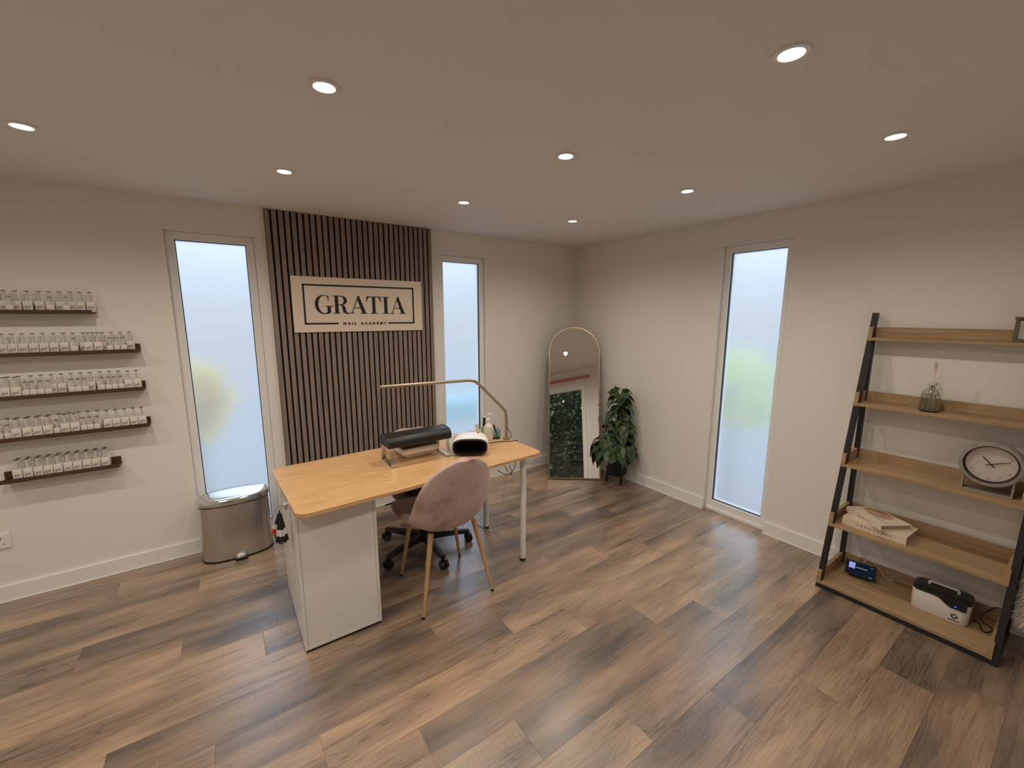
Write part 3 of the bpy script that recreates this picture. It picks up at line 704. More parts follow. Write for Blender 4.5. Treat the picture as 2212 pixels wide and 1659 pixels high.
def nail_lamp():
    root = thing('nail_lamp', 'white curing lamp with a wide black opening on the desk behind the pink chair', 'nail lamp', (-1.937, -1.13, TZ), math.radians(-30))
    def se(hw, h_, y, z0, n=40, e=3.2):
        return [(hw*math.copysign(abs(cos(2*PI*i/n))**(2/e), cos(2*PI*i/n)), y, z0+h_/2+h_/2*math.copysign(abs(sin(2*PI*i/n))**(2/e), sin(2*PI*i/n))) for i in range(n)]
    b = MB(); b.rings([se(.106, .106, -.088, .003), se(.111, .112, -.082, 0), se(.113, .115, -.03, 0), se(.108, .113, .03, 0), se(.095, .106, .075, .002), se(.07, .085, .095, .008), se(.03, .04, .10, .03)], cap0=False); b.build('shell', M_WHITE, root, smooth='auto')
    b = MB(); b.rings([se(.1065, .1065, -.0885, .003), se(.101, .098, -.096, .006), se(.096, .090, -.0965, .009)], cap0=False, cap1=False); b.build('front_rim', M_BLACKPLASTIC, root, smooth='auto')
    b = MB(); b.rings([se(.099, .095, -.0955, .008), se(.094, .088, -.06, .010), se(.085, .07, .05, .014)], cap0=False); b.build('cavity', M_BLACKMATT, root, smooth='auto')
    b = MB(); b.box(-.03, .03, -.02, .015, .1145, .1158, bev=.0005); b.build('display', mat('pale_display', (.62, .70, .72), .2), root)
    b = MB(); b.cyl((.05, .03, .110), (.05, .03, .1155), .008, .008, 16); b.build('button', M_RED, root)
nail_lamp()
def desk_lamp():
    y = -1.043
    root = thing('desk_lamp', 'slim bent champagne desk lamp arching over the desk', 'desk lamp', (-1.604, y, TZ))
    pts = [(-1.604, y, TZ+.012), (-1.604, y, .86), (-1.606, y, .900)] + smooth_path([(-1.606, y, .900), (-1.612, y, .930), (-1.632, y, .957), (-1.66, y, .985)], 5)[1:] + [(-1.80, y, 1.123)] + smooth_path([(-1.80, y, 1.123), (-1.83, y, 1.150), (-1.858, y, 1.166), (-1.895, y, 1.173)], 5)[1:] + [(-2.455, y, 1.184)]
    i0 = len(pts)-1
    b = MB(); b.tube(pts[:i0], [.0105]*2+[.0098]*(i0-2), 14); b.build('lamp_arm', M_LAMPMETAL, root, smooth='auto', world=True)
    b = MB(); b.tube([pts[-2], pts[-1]], .0098, 14); b.build('light_bar', M_LAMPMETAL, root, smooth='auto', world=True)
    b = MB(); b.box(-1.622, -1.586, y-.018, y+.018, TZ, TZ+.014, bev=.003); b.build('clamp', M_LAMPMETAL, root, world=True)
    b = MB(); b.cyl((-1.604, y-.0105, .815), (-1.604, y-.0135, .815), .005, .005, 14); b.build('switch', M_BLACKPLASTIC, root, world=True)
    cab = smooth_path([(-1.595, y, .805), (-1.57, y+.01, .785), (-1.556, y+.01, .752), (-1.565, y+.005, TZ+.004), (-1.585, y+.0, TZ+.004)], 6)
    b = MB(); b.tube(cab, .0022, 8); b.build('cable', M_BLACKPLASTIC, root, smooth=True, world=True)
desk_lamp()
def desk_small_things():
    # pump bottle
    c = (-1.706, -.975, TZ)
    root = thing('pump_bottle', 'tall white pump bottle standing between the curing lamp and lamp post', 'bottle', c)
    b = MB(); b.lathe([(.028, 0), (.0305, .004), (.0305, .088), (.028, .100), (.016, .113), (.0125, .118), (.0125, .134)], (0, 0, 0), 28); b.build('bottle_body', mat('translucent_white', (.70, .66, .62), .35), root, smooth='auto')
    b = MB(); b.lathe([(.0145, .132), (.0145, .146), (.012, .149), (.0045, .150), (.0045, .178)], (0, 0, 0), 20); b.build('pump_collar', M_WHITE, root, smooth='auto')
    b = MB(); b.box(-.006, .006, -.006, .006, .176, .186, bev=.002); b.tube([(0, 0, .182), (.012, -.012, .182), (.020, -.020, .178)], .0036, 8); b.build('pump_head', M_WHITE, root)
    # glass with tools
    c = (-1.648, -.985, TZ)
    root = thing('glass_tumbler', 'square blue green glass tumbler holding brushes beside the lamp post', 'tumbler', c)
    b = MB(); b.lathe([(.022, 0), (.027, .003), (.029, .062), (.0265, .062), (.0245, .008), (.001, .008)], (0, 0, 0), 24, cap1=False); b.build('glass', M_TEALGLASS, root, smooth='auto')
    root2 = thing('handled_brush', 'black handled brush leaning left in the glass tumbler', 'brush', (-1.648, -.985, TZ+.012))
    b = MB(); b.tube([(.012, .004, 0), (-.004, 0, .035), (-.024, -.004, .083), (-.030, -.005, .095)], [.003, .0045, .006, .003], 10); b.build('handle', M_BLACKPLASTIC, root2, smooth=True)
    b = MB(); b.tube([(.012, .004, 0.0), (.014, .005, -.003)], [.003, .001], 8); b.build('bristles', M_PLUM, root2)
    root3 = thing('steel_pusher', 'dark metal cuticle pusher leaning right in the glass tumbler', 'tool', (-1.648, -.985, TZ+.012))
    b = MB(); b.tube([(-.012, .003, 0), (.0, .002, .04), (.030, .0, .098)], [.002, .0025, .003], 8); b.build('shaft', M_LAMPMETAL, root3, smooth=True)
    b = MB(); b.tube([(.030, .0, .098), (.034, 0, .106)], [.003, .0012], 8); b.build('tip', M_CHROME, root3)
    # bottle with black top
    c = (-1.675, -.865, TZ)
    root = thing('teal_bottle', 'small teal bottle with tall black cap half hidden behind the pump bottle', 'bottle', c)
    b = MB(); b.lathe([(.020, 0), (.022, .003), (.022, .055), (.018, .064), (.010, .068)], (0, 0, 0), 24); b.build('bottle_body', M_TEALGLASS, root, smooth='auto')
    b = MB(); b.lathe([(.012, .066), (.012, .080), (.0095, .082), (.0085, .128), (.0085, .130)], (0, 0, 0), 18); b.build('cap', M_BLACKPLASTIC, root, smooth='auto')
    b = MB(); b.lathe([(.0095, .130), (.0095, .136)], (0, 0, 0), 18); b.build('cap_top', M_WHITE, root)
    # card
    root = thing('paper_card', 'pale yellow paper card propped behind the pump bottle', 'card', (-1.715, -.86, TZ), math.radians(-25))
    b = MB(); b.box(-.013, .013, -.0006, .0006, 0, .085, M=Matrix.Rotation(math.radians(-12), 4, 'Y') @ Matrix.Rotation(math.radians(6), 4, 'X') @ Matrix.Translation((0, 0, .005))); b.build('sheet', mat('pale_card', (.78, .78, .62), .6), root)
    # little white dish
    b = MB(); b.lathe([(.018, 0), (.030, .010), (.033, .022), (.031, .022), (.026, .011), (.001, .006)], (-1.752, -.90, TZ), 26, cap1=False)
    tag(b.build('small_dish', M_WHITE, smooth='auto'), 'small white dish on the desk left of the pump bottle', 'dish')
    # cable of the curing lamp running over the right edge
    pts = smooth_path([(-1.875, -1.085, TZ+.006), (-1.80, -1.055, TZ+.005), (-1.715, -1.055, TZ+.0035), (-1.645, -1.085, TZ+.0035), (-1.615, -1.105, TZ+.0035), (-1.585, -1.11, TZ+.0035), (-1.566, -1.112, TZ+.0035), (-1.5565, -1.105, TZ-.01), (-1.555, -1.09, .62), (-1.56, -1.07, .52), (-1.59, -1.03, .47), (-1.64, -.98, .50)], 7)
    b = MB(); b.tube(pts, .0024, 8); tag(b.build('power_cable', M_BLACKPLASTIC, smooth=True), 'black power cable running over the right edge of the desk', 'cable')
    pts = smooth_path([(-1.70, -.92, .712), (-1.66, -.99, .60), (-1.62, -1.02, .55), (-1.575, -1.02, .49), (-1.55, -1.03, .46), (-1.54, -1.0, .50), (-1.545, -.95, .62), (-1.58, -.90, .712)], 7)
    b = MB(); b.tube(pts, .0022, 8); tag(b.build('hanging_cable', M_BLACKPLASTIC, smooth=True), 'black cable looping in the air under the right end of the desk', 'cable')
    pts = smooth_path([(-1.60, -.95, .712), (-1.57, -.99, .55), (-1.585, -.995, .38), (-1.60, -.985, .24), (-1.605, -.975, .10), (-1.615, -.965, .03), (-1.63, -.93, .0035), (-1.66, -.88, .003), (-1.675, -.80, .003), (-1.69, -.70, .003)], 8)
    b = MB(); b.tube(pts, .0026, 8); tag(b.build('white_cable', M_WHITE, smooth=True), 'white cable hanging to the floor beside the rear desk leg', 'cable')
    pts = smooth_path([(-1.66, -.90, .712), (-1.62, -.90, .60), (-1.65, -.86, .50), (-1.70, -.80, .42), (-1.76, -.75, .36), (-1.80, -.74, .20), (-1.79, -.73, .003)], 8)
    b = MB(); b.tube(pts, .0020, 8); tag(b.build('thin_cable', mat('grey_cable', (.45, .42, .40), .5), smooth=True), 'thin grey cable trailing behind the pink chair under the desk', 'cable')
desk_small_things()

# ------------------------------------------------------------------ chairs
def shell_mesh(prof, thick):
    """prof: list of (y, z, halfwidth, edge_lift_vector(y,z), roundness)"""
    b = MB(); nu = 14; grid = []
    for (y, z, hw, ly, lz) in prof:
        row = []
        for i in range(nu+1):
            u = -1 + 2*i/nu
            k = abs(u)**2.6
            row.append(b.bm.verts.new((hw*u, y + ly*k, z + lz*k)))
        grid.append(row)
    for a, c in zip(grid, grid[1:]):
        for i in range(nu): b.bm.faces.new((a[i], a[i+1], c[i+1], c[i]))
    return b
def pink_chair():
    cx, cy = -2.203, -1.262
    root = thing('shell_chair', 'dusty pink velvet shell chair with tapered wooden legs, back to the camera', 'chair', (cx, cy, 0), math.radians(3))
    # profile from the seat front to the top of the back (chair faces +y)
    prof = [(.262, .432, .120, .0, .0), (.268, .450, .165, .0, .004), (.245, .462, .192, 0, .012), (.18, .456, .210, 0, .026), (.09, .446, .220, 0, .045), (.0, .440, .226, 0, .065), (-.08, .438, .228, .01, .085),
            (-.150, .446, .230, .040, .095), (-.200, .478, .230, .075, .085), (-.226, .540, .229, .085, .055), (-.240, .605, .225, .080, .03), (-.252, .670, .217, .070, .012), (-.263, .735, .199, .056, 0), (-.272, .785, .172, .042, -.004), (-.278, .822, .136, .028, -.008), (-.281, .845, .092, .014, -.008), (-.282, .857, .050, .005, -.004), (-.283, .861, .018, 0, 0)]
    b = shell_mesh(prof, .03)
    for v in b.bm.verts: v.co.x -= .018
    b.build('seat_shell', M_VELVET, root, smooth=True, solid=.042, subsurf=2)
    b = MB(); b.box(-.115, .115, -.10, .12, .404, .416, bev=.003); b.build('under_frame', M_BLACKMETAL, root)
    feet = [(-2.420, -1.468), (-1.998, -1.480), (-2.382, -1.037), (-1.985, -1.046)]
    Rm = Matrix.Rotation(-math.radians(3), 3, 'Z')
    for fx, fy in feet:
        f = Rm @ (Vector((fx, fy, 0)) - Vector((cx, cy, 0)))
        t = Vector((math.copysign(.135, f.x), math.copysign(.125, f.y), .425))
        d = (t-f)
        b = MB(); b.cyl(f+d*.028, t, .0085, .0155, 20); lg = b.build('leg', M_LEGWOOD, root, smooth='auto')
        b = MB(); b.cyl(f, f+d*.030, .0088, .0092, 20); b.build('foot_cap', M_BLACKPLASTIC, lg, smooth='auto')
pink_chair()
def swivel_chair():
    cx, cy = -2.135, -.815
    root = thing('swivel_chair', 'taupe swivel chair on a black five star castor base behind the desk', 'chair', (cx, cy, 0), math.radians(-12))
    b = MB(); b.lathe([(.036, .055), (.036, .115), (.026, .12), (.026, .26), (.018, .262), (.018, .38)], (0, 0, 0), 24); b.build('gas_column', M_BLACKPLASTIC, root, smooth='auto')
    base_angles = [138, 212, 282, 352, 66]
    for a in base_angles:
        t = math.radians(a); d = Vector((cos(t), sin(t), 0)); p = Vector((-sin(t), cos(t), 0)); R_ = .300
        rings = []
        for s_, hw, z0, z1 in ((.03, .026, .062, .112), (.15, .022, .066, .104), (R_, .018, .066, .090), (R_+.012, .014, .070, .086)):
            c = d*s_; rings.append([c - p*hw + Vector((0, 0, z0)), c + p*hw + Vector((0, 0, z0)), c + p*hw*.75 + Vector((0, 0, z1)), c - p*hw*.75 + Vector((0, 0, z1))])
        b = MB(); b.rings(rings); arm = b.build('base_arm', M_BLACKPLASTIC, root, bevel=.004)
        c = d*(R_-.006)
        b = MB()
        for sgn in (-1, 1): b.cyl(c + p*sgn*.006 + Vector((0, 0, .029)) + d*.012, c + p*sgn*.024 + Vector((0, 0, .029)) + d*.012, .029, .027, 22)
        b.build('castor_wheel', M_BLACKPLASTIC, arm, smooth='auto')
        b = MB(); b.cyl(c+Vector((0, 0, .05)), c+Vector((0, 0, .075)), .010, .010, 12); b.build('castor_stem', M_BLACKPLASTIC, arm)
    prof = [(-.155, .445, .15, 0, 0), (-.165, .463, .19, 0, .012), (-.145, .478, .215, 0, .045), (-.06, .478, .232, 0, .080), (.04, .476, .242, 0, .095), (.13, .476, .246, -.005, .110), (.21, .486, .246, -.03, .115), (.26, .520, .246, -.07, .105), (.288, .58, .242, -.10, .075), (.305, .65, .232, -.10, .045), (.318, .71, .212, -.085, .02), (.326, .752, .178, -.06, 0), (.330, .774, .13, -.03, 0), (.332, .781, .07, -.01, 0), (.332, .783, .03, 0, 0)]
    prof = [(p[0]+.02, p[1]-.05+.022*max(0, min(1, (p[1]-.5)/.2)), *p[2:]) for p in prof]
    b = shell_mesh(prof, .04); b.build('seat_shell', M_TAUPE, root, smooth=True, solid=.040, subsurf=2)
    b = MB(); b.box(-.11, .11, -.06, .16, .376, .398, bev=.003); b.build('seat_plate', M_BLACKMETAL, root)
    b = MB(); b.tube([(-.08, -.02, .384), (-.20, -.05, .382), (-.25, -.06, .378)], .005, 8); b.build('height_lever', M_BLACKPLASTIC, root)
    # crumpled cloth on the seat
    rnd = random.Random(4); n = 26; b = MB(); g = []
    for j in range(n+1):
        row = []
        for i in range(n+1):
            u, v = -1+2*i/n, -1+2*j/n
            r_ = max(abs(u), abs(v)); x, y = .165*u*(1-.18*v*v), -.018+.145*v*(1-.15*u*u)
            z = .508 + .020*sin(9*u+4*v*v+1.0)*cos(3*v+u) + .010*sin(17*v-6*u) + .012*sin(5*u*v*3+2) - .045*max(0, r_-.72)/.28
            row.append(b.bm.verts.new((x, y, z)))
        g.append(row)
    for a, c in zip(g, g[1:]):
        for i in range(n): b.bm.faces.new((a[i], a[i+1], c[i+1], c[i]))
    for v in b.bm.verts:
        v.co = Matrix.Rotation(math.radians(-12), 3, 'Z') @ v.co + Vector((cx, cy, 0))
    o = b.build('folded_garment', M_PLUM, None, smooth=True, solid=.012)
    tag(o, 'crumpled dark plum garment lying on the seat of the taupe swivel chair', 'garment')
swivel_chair()

# ------------------------------------------------------------------ arched mirror
def mirror():
    ang, ph = math.radians(-36.5), math.radians(12.6)
    cdir = Vector((cos(ang), sin(ang), 0)); h = Vector((-cdir.y, cdir.x, 0))
    upv = cos(ph)*Vector((0, 0, 1)) + sin(ph)*h
    m = Vector((-.4515, -.519, 0.006))
    root = thing('arched_mirror', 'tall arched floor mirror with a thin gold frame leaning in the corner', 'mirror', m)
    M = frame_M((0, 0, 0), cdir, upv)      # local z = towards the room
    Wd, Ht, fr = .500, 1.490, .0085
    def arch(off, n=40):
        hw = Wd/2-off; cy = Ht-Wd/2
        return [(-hw, off), (hw, off)] + [(hw*cos(PI*i/n), cy+hw*sin(PI*i/n)) for i in range(n+1)]
    o_, i_ = arch(0), arch(fr); b = MB()
    for z0, z1 in ((-.012, .012),):
        rings = []
        for poly, z in ((o_, z0), (o_, z1), (i_, z1), (i_, z0)): rings.append([M @ Vector((x, y, z)) for x, y in poly])
        rings.append(rings[0]); 
        vr = [[b.bm.verts.new(p) for p in r] for r in rings[:4]]; n = len(o_)
        for k in range(4):
            a, c = vr[k], vr[(k+1) % 4]
            for i in range(n): b.bm.faces.new((a[i], a[(i+1) % n], c[(i+1) % n], c[i]))
    b.build('frame', M_GOLD, root, smooth='auto')
    b = MB(); b.prism(arch(fr-.001), .0, .004, M); b.build('mirror_glass', M_MIRROR, root)
    b = MB(); b.prism(arch(fr-.001), -.011, -.001, M); b.build('backing_board', M_BLACKMATT, root)
    # easel stand behind
    top = M @ Vector((0, 1.05, -.013)); foot = Vector((h.x*.44, h.y*.44, -.003)); 
    b = MB()
    for s_ in (-.09, .09): b.cyl(top + cdir*s_, foot + cdir*s_*1.2, .006, .006, 10)
    b.cyl(foot - cdir*.108, foot + cdir*.108, .006, .006, 10)
    b.build('easel_leg', M_BLACKMETAL, root)
mirror()

# ------------------------------------------------------------------ potted plant
def leaf(b, base, d, size, roll=0., droop=.35, fold=.25):
    d = Vector(d).normalized(); side = d.cross(Vector((0, 0, 1)))
    side = side.normalized() if side.length > 1e-3 else Vector((1, 0, 0))
    nrm = side.cross(d)
    side = (Matrix.Rotation(roll, 3, d) @ side); nrm = (Matrix.Rotation(roll, 3, d) @ nrm)
    rows = []
    for t, w_ in ((0, .02), (.06, .30), (.18, .46), (.34, .50), (.52, .42), (.70, .29), (.86, .13), (1.0, .004)):
        c = Vector(base) + d*size*t + Vector((0, 0, -1))*size*droop*t*t
        if t < .1: bk = -.08*size
        else: bk = 0
        row = [c - side*size*w_ + nrm*size*fold*w_ + d*bk, c, c + side*size*w_ + nrm*size*fold*w_ + d*bk]
        rows.append([b.bm.verts.new(p) for p in row])
    for a, c in zip(rows, rows[1:]):
        for i in range(2): b.bm.faces.new((a[i], a[i+1], c[i+1], c[i]))
def plant():
    cx, cy = -.165, -.795; rnd = random.Random(11)
    root = thing('potted_plant', 'leafy green climbing plant in a black legged pot beside the mirror', 'plant', (cx, cy, 0))
    b = MB(); b.lathe([(.078, .085), (.092, .10), (.106, .20), (.110, .285), (.103, .285), (.098, .262)], (0, 0, 0), 36, cap1=False); b.build('pot', M_POT, root, smooth='auto')
    for a in (250, 130, 10):
        t = math.radians(a); b = MB(); b.cyl((.092*cos(t), .092*sin(t), 0), (.078*cos(t), .078*sin(t), .125), .0115, .015, 14); b.build('pot_leg', M_POT, root, smooth='auto')
    b = MB(); b.lathe([(.001, .262), (.099, .262), (.099, .25)], (0, 0, 0), 30); b.build('soil', M_SOIL, root)
    st = MB(); st.tube(smooth_path([(0, 0, .255), (.005, 0, .45), (-.004, .004, .65), (.002, 0, .86)], 5), .011, 8)
    fb = MB(); fb2 = []
    n = 88
    for i in range(n):
        f = i/n; z = .30 + .62*f
        a = i*2.39996 + rnd.uniform(-.4, .4)
        rad = (.085*(1-f)**.8 + .035) * rnd.uniform(.7, 1.25) + (.07 if z < .42 else 0)
        if z < .5 and cos(a) > .55: rad *= .7     # wall side
        p = Vector((rad*cos(a)*.9, rad*sin(a)*.9, z))
        s0 = Vector((.01*cos(a), .01*sin(a), z-.05+.02*rnd.random()))
        if i % 1 == 0: st.tube([s0, (s0+p)/2 + Vector((0, 0, .03)), p], .0018, 5, cap=False)
        el = rnd.uniform(-1.15, -.15) if z < .8 else rnd.uniform(-.5, .25)
        a2 = a + rnd.uniform(-.5, .5)
        d = Vector((cos(a2)*cos(el), sin(a2)*cos(el), sin(el)))
        size = rnd.uniform(.075, .118) * (1.12 - .25*f)
        leaf(fb, p, d, size, rnd.uniform(-.5, .5), rnd.uniform(.15, .5), rnd.uniform(.1, .3))
    for k, (a, el, L_) in enumerate(((200, -.7, .125), (170, -.9, .13), (225, -.8, .12), (150, -1.0, .12), (255, -.9, .12), (190, -1.2, .12), (285, -.9, .11))):
        a = math.radians(a); p = Vector((.16*cos(a), .16*sin(a), .36 + .02*(k % 3)))
        st.tube([Vector((0, 0, .30)), Vector((.09*cos(a), .09*sin(a), .43)), p], .0018, 5, cap=False)
        leaf(fb, p, (cos(a)*cos(el), sin(a)*cos(el), sin(el)), L_, rnd.uniform(-.4, .4), .35, .2)
    for v in fb.bm.verts:      # keep the foliage off the wall
        if v.co.x > .145: v.co.x = .145 - (v.co.x-.145)*.15
    fb.build('foliage', M_LEAF, root, smooth=True)
    st.build('stems', M_STEM, root, smooth=True)
plant()

# ------------------------------------------------------------------ ladder shelf and what stands on it
SH = [(-.090, 1.457), (-.172, 1.082), (-.248, .728), (-.324, .380), (-.397, .042)]     # front x, top of board
YL, YR = -2.535, -3.224
def ladder():
    root = thing('ladder_shelf', 'leaning five tier ladder shelf, oak trays on a black metal frame', 'shelf', (-.22, -2.88, 0))
    lean = .345/1.597
    for y0, y1 in ((-2.5555, -2.530), (-3.246, -3.2215)):
        b = MB(); pts = []
        for z in (0, 1.597):
            xf = -.405 + lean*z
            pts.append([(xf+.004, y0, z), (xf+.038, y0, z), (xf+.038, y1, z), (xf+.004, y1, z)])
        b.rings(pts); b.build('front_rail', M_BLACKMETAL, root, world=True, bevel=.002)
        b = MB(); b.box(-.058, -.026, y0+.001, y1-.001, 0, 1.50, bev=.002); b.build('rear_rail', M_BLACKMETAL, root, world=True)
        b = MB(); b.box(-.37, -.04, y0+.003, y1-.003, .004, .022, bev=.001); b.build('foot_bar', M_BLACKMETAL, root, world=True)
    b = MB(); b.box(-.398, -.372, -3.222, -2.555, .002, .0225, bev=.001); b.build('cross_bar', M_BLACKMETAL, root, world=True)
    for xf, zt in SH:
        xb = -.024
        b = MB(); b.box(xf, xb, YR+.016, YL-.016, zt-.017, zt, bev=.001); t = b.build('tray_board', M_OAK_X, root, world=True)
        off = Vector(root.location)
        def part(name, *a):
            q = MB(); q.box(*a, bev=.001)
            for v in q.bm.verts: v.co -= off
            q.build(name, M_OAK_X, t)
        part('back_lip', xb-.015, xb, YR+.016, YL-.016, zt, zt+.058)
        part('side_lip', xf-.002, xb, YR-.002, YR+.0165, zt-.018, zt+.062)
        part('side_lip', xf-.002, xb, YL-.0165, YL+.002, zt-.018, zt+.062)
ladder()
def shelf_items():
    # reed diffuser
    z = SH[1][1]; c = (-.118, -2.838, z)
    root = thing('reed_diffuser', 'green tinted glass reed diffuser on the second ladder tray from the top', 'diffuser', c)
    b = MB(); b.lathe([(.036, 0), (.040, .004), (.0405, .020), (.0395, .098), (.034, .113), (.018, .124), (.0145, .130), (.0145, .142), (.0115, .142), (.0115, .130), (.016, .121), (.032, .110), (.0365, .096), (.0375, .02), (.034, .006), (.001, .006)], (0, 0, 0), 32, cap1=False); b.build('bottle_glass', M_GREENGLASS, root, smooth='auto')
    b = MB(); b.lathe([(.001, .0075), (.0335, .0075), (.0368, .02), (.0360, .090), (.001, .090)], (0, 0, 0), 32); b.build('oil', M_OIL, root, smooth='auto')
    b = MB(); b.lathe([(.018, .140), (.0185, .155), (.016, .158), (.006, .158)], (0, 0, 0), 20); b.build('collar', M_CORK, root, smooth='auto')
    rnd = random.Random(8)
    for i in range(6):
        a = i*1.05; b = MB(); b.cyl((-.020*cos(a), -.020*sin(a), .010), (.007*cos(a), .007*sin(a), .25 + .015*rnd.random()), .0017, .0017, 6); b.build('reed', M_REED, root)
    # mantel clock
    z = SH[2][1]; c = Vector((-.150, -3.09, z))
    root = thing('mantel_clock', 'round grey mantel clock on the middle ladder tray', 'clock', c, math.radians(3))
    Rf = Matrix.Rotation(-PI/2, 4, 'Y') @ Matrix.Rotation(-PI/2, 4, 'Z')     # local z -> -x
    cz = .145; Rr = .108
    M = Matrix.Translation((0, 0, cz)) @ frame_M((0, 0, 0), (0, -1, 0), (0, 0, 1))   # z axis = (0,-1,0)x(0,0,1) = (-1,0,0)
    b = MB(); b.lathe([(Rr*.96, -.035), (Rr, -.03), (Rr, .030), (Rr*.97, .036), (Rr*.86, .037), (Rr*.84, .020), (Rr*.84, -.02)], (0, 0, 0), 48, cap1=False, M=M); b.build('clock_case', M_CLOCKGREY, root, smooth='auto')
    b = MB(); b.lathe([(.001, .012), (Rr*.86, .012), (Rr*.86, .008)], (0, 0, 0), 48, M=M); b.build('clock_face', M_CLOCKFACE, root)
    b = MB(); b.lathe([(Rr*.84, .030), (Rr*.84, .0125), (Rr*.78, .0125)], (0, 0, 0), 48, cap0=False, cap1=False, M=M); b.build('inner_rim', mat('dark_bronze', (.055, .045, .035), .5), root, smooth='auto')
    def hand(name, ang, L_, w_, zz):
        a = math.radians(ang); dx, dy = sin(a), cos(a)
        q = MB(); px, py = -dy, dx
        poly = [(-dx*.018+px*w_, -dy*.018+py*w_), (-dx*.018-px*w_, -dy*.018-py*w_), (dx*L_-px*w_*.7, dy*L_-py*w_*.7), (dx*L_+px*w_*.7, dy*L_+py*w_*.7)]
        q.prism(poly, zz, zz+.0012, M); q.build(name, mat('clock_hand_brown', (.035, .022, .016), .5), root)
    hand('hour_hand', -43, .044, .0024, .0145); hand('minute_hand', 67, .064, .002, .0165)
    for n_ in range(1, 13):
        a = math.radians(n_*30); MM = M @ Matrix.Translation((.070*sin(a), .070*cos(a), .0125))
        text_part(str(n_), .021, 'numeral', mat('faded_numeral', (.40, .35, .30), .6), root, MM, depth=.0003)
    b = MB(); b.box(-.030, .030, -.085, .085, 0, .008, bev=.001)
    for s_ in (-1, 1): b.box(-.030, .030, s_*.082-.004, s_*.082+.004, .006, .085, bev=.001)
    b.build('clock_stand', M_CLOCKGREY, root)
    # framed picture block at the top right
    z = SH[0][1]; root = thing('arched_ornament', 'small grey and white house ornament at the right end of the top ladder tray', 'ornament', (-.062, -3.135, z))
    b = MB(); b.box(-.016, .016, -.062, .062, 0, .016, bev=.001); b.box(-.016, .016, -.062, -.050, .016, .11); b.box(-.016, .016, .050, .062, .016, .11); b.box(-.018, .018, -.066, .066, .108, .120, bev=.001); b.build('frame', mat('ornament_grey', (.13, .115, .09), .6, noise=.2, nscale=50), root)
    b = MB(); b.prism([(-.05, .016), (.05, .016), (.05, .07)] + [(.05*cos(PI*i/14), .07+.03*sin(PI*i/14)) for i in range(15)] + [(-.05, .07)], -.004, .006, frame_M((0, 0, 0), (0, -1, 0), (0, 0, 1))); b.build('white_panel', mat('ornament_white', (.50, .45, .38), .6, noise=.35, nscale=60), root)
    b = MB(); b.box(-.0085, -.003, -.05, .05, .10, .109); b.build('painted_arch_shade', mat('ornament_grey', (.13, .115, .09)), root)  # grey bar: shade under the top board, made as a solid strip
    # books
    z = SH[3][1]
    def book(name, label, c, rz, L_, D_, T_, title, tsize, extra=None):
        root = thing(name, label, 'book', c, rz)
        # spine faces local -x, length along y
        b = MB(); b.box(-D_/2+.004, D_/2-.006, -L_/2+.005, L_/2-.005, .004, T_-.004); b.build('pages', M_PAGES, root)
        b = MB(); b.box(-D_/2, D_/2, -L_/2, L_/2, 0, .004, bev=.0008); b.box(-D_/2, D_/2, -L_/2, L_/2, T_-.004, T_, bev=.0008); b.box(-D_/2-.002, -D_/2+.004, -L_/2, L_/2, 0, T_, bev=.0018); b.build('cover', M_BOOK, root)
        M = frame_M((-D_/2-.0022, -L_*.02, T_*.5), (0, -1, 0), (0, 0, 1))
        text_part(title, tsize, 'spine_title', M_INK, root, M, spacing=1.55, depth=.0003, sx=1.05)
        if extra: extra(root, L_, D_, T_)
        return root
    book('book', 'thick cream book titled SANCTUARY lying on the fourth ladder tray', (-.190, -2.728, z), math.radians(-3), .285, .180, .048, 'SANCTUARY', .0185)
    def cover(root, L_, D_, T_):
        b = MB(); b.prism([(x*1.0, y) for x, y in ell(.02, .02, .05, .075, 0, 340, 20)], T_, T_+.0003, Matrix()); b.build('cover_picture', mat('cover_blush', (.50, .30, .20), .6, noise=.35, nscale=25), root)
        text_part('SERENITY', .020, 'cover_title', M_GREYINK, root, frame_M((-.035, -.06, T_+.0002), (0, -1, 0), (1, 0, 0)), spacing=1.3, depth=.0002)
    book('book', 'smaller cream book titled SERENITY lying askew on the thicker book', (-.180, -2.715, z+.0485), math.radians(-34), .232, .170, .030, 'SERENITY', .0125, cover)
    # ultrasonic cleaner
    z = SH[4][1]; root = thing('ultrasonic_cleaner', 'white ultrasonic cleaner with black lid on the bottom ladder tray', 'cleaner', (-.178, -3.015, z), math.radians(2))
    def ring(hx, hy, zz, r): return [(x, y, zz) for x, y in rrect(-hx, hx, -hy, hy, r, 7)]
    b = MB(); b.rings([ring(.066, .102, 0, .03), ring(.070, .106, .006, .032), ring(.074, .110, .10, .034), ring(.074, .110, .112, .034)]); b.build('body', M_WHITE, root, smooth='auto')
    b = MB(); b.rings([ring(.0735, .1095, .112, .034), ring(.073, .109, .120, .034), ring(.062, .098, .128, .03), ring(.03, .06, .130, .02)]); b.build('lid', mat('smoky_lid', (.035, .028, .026), .18), root, smooth='auto')
    b = MB(); b.tube(smooth_path([(.005, .055, .128), (.005, .053, .142), (.005, .040, .146), (.005, -.040, .146), (.005, -.053, .142), (.005, -.055, .128)], 4), .006, 10); b.build('lid_handle', M_WHITE, root, smooth=True)
    pan = [(-.108, .114)] + [(-.108+.21*t, .114 - .036*(sin(PI*min(1, max(0, (t-.28)/.44))/2)**2)) for t in [i/16 for i in range(17)]]
    pan = [(y, zz) for y, zz in [(-.095+.19*i/20, .112 - .034*(3*s_*s_-2*s_**3)) for i, s_ in [(i, min(1, max(0, (i/20-.40)/.35))) for i in range(21)]]]
    poly = [(-.095, .115)] + pan + [(.095, .115)]
    Mp = frame_M((-.0735, 0, 0), (0, -1, 0), (0, 0, 1))
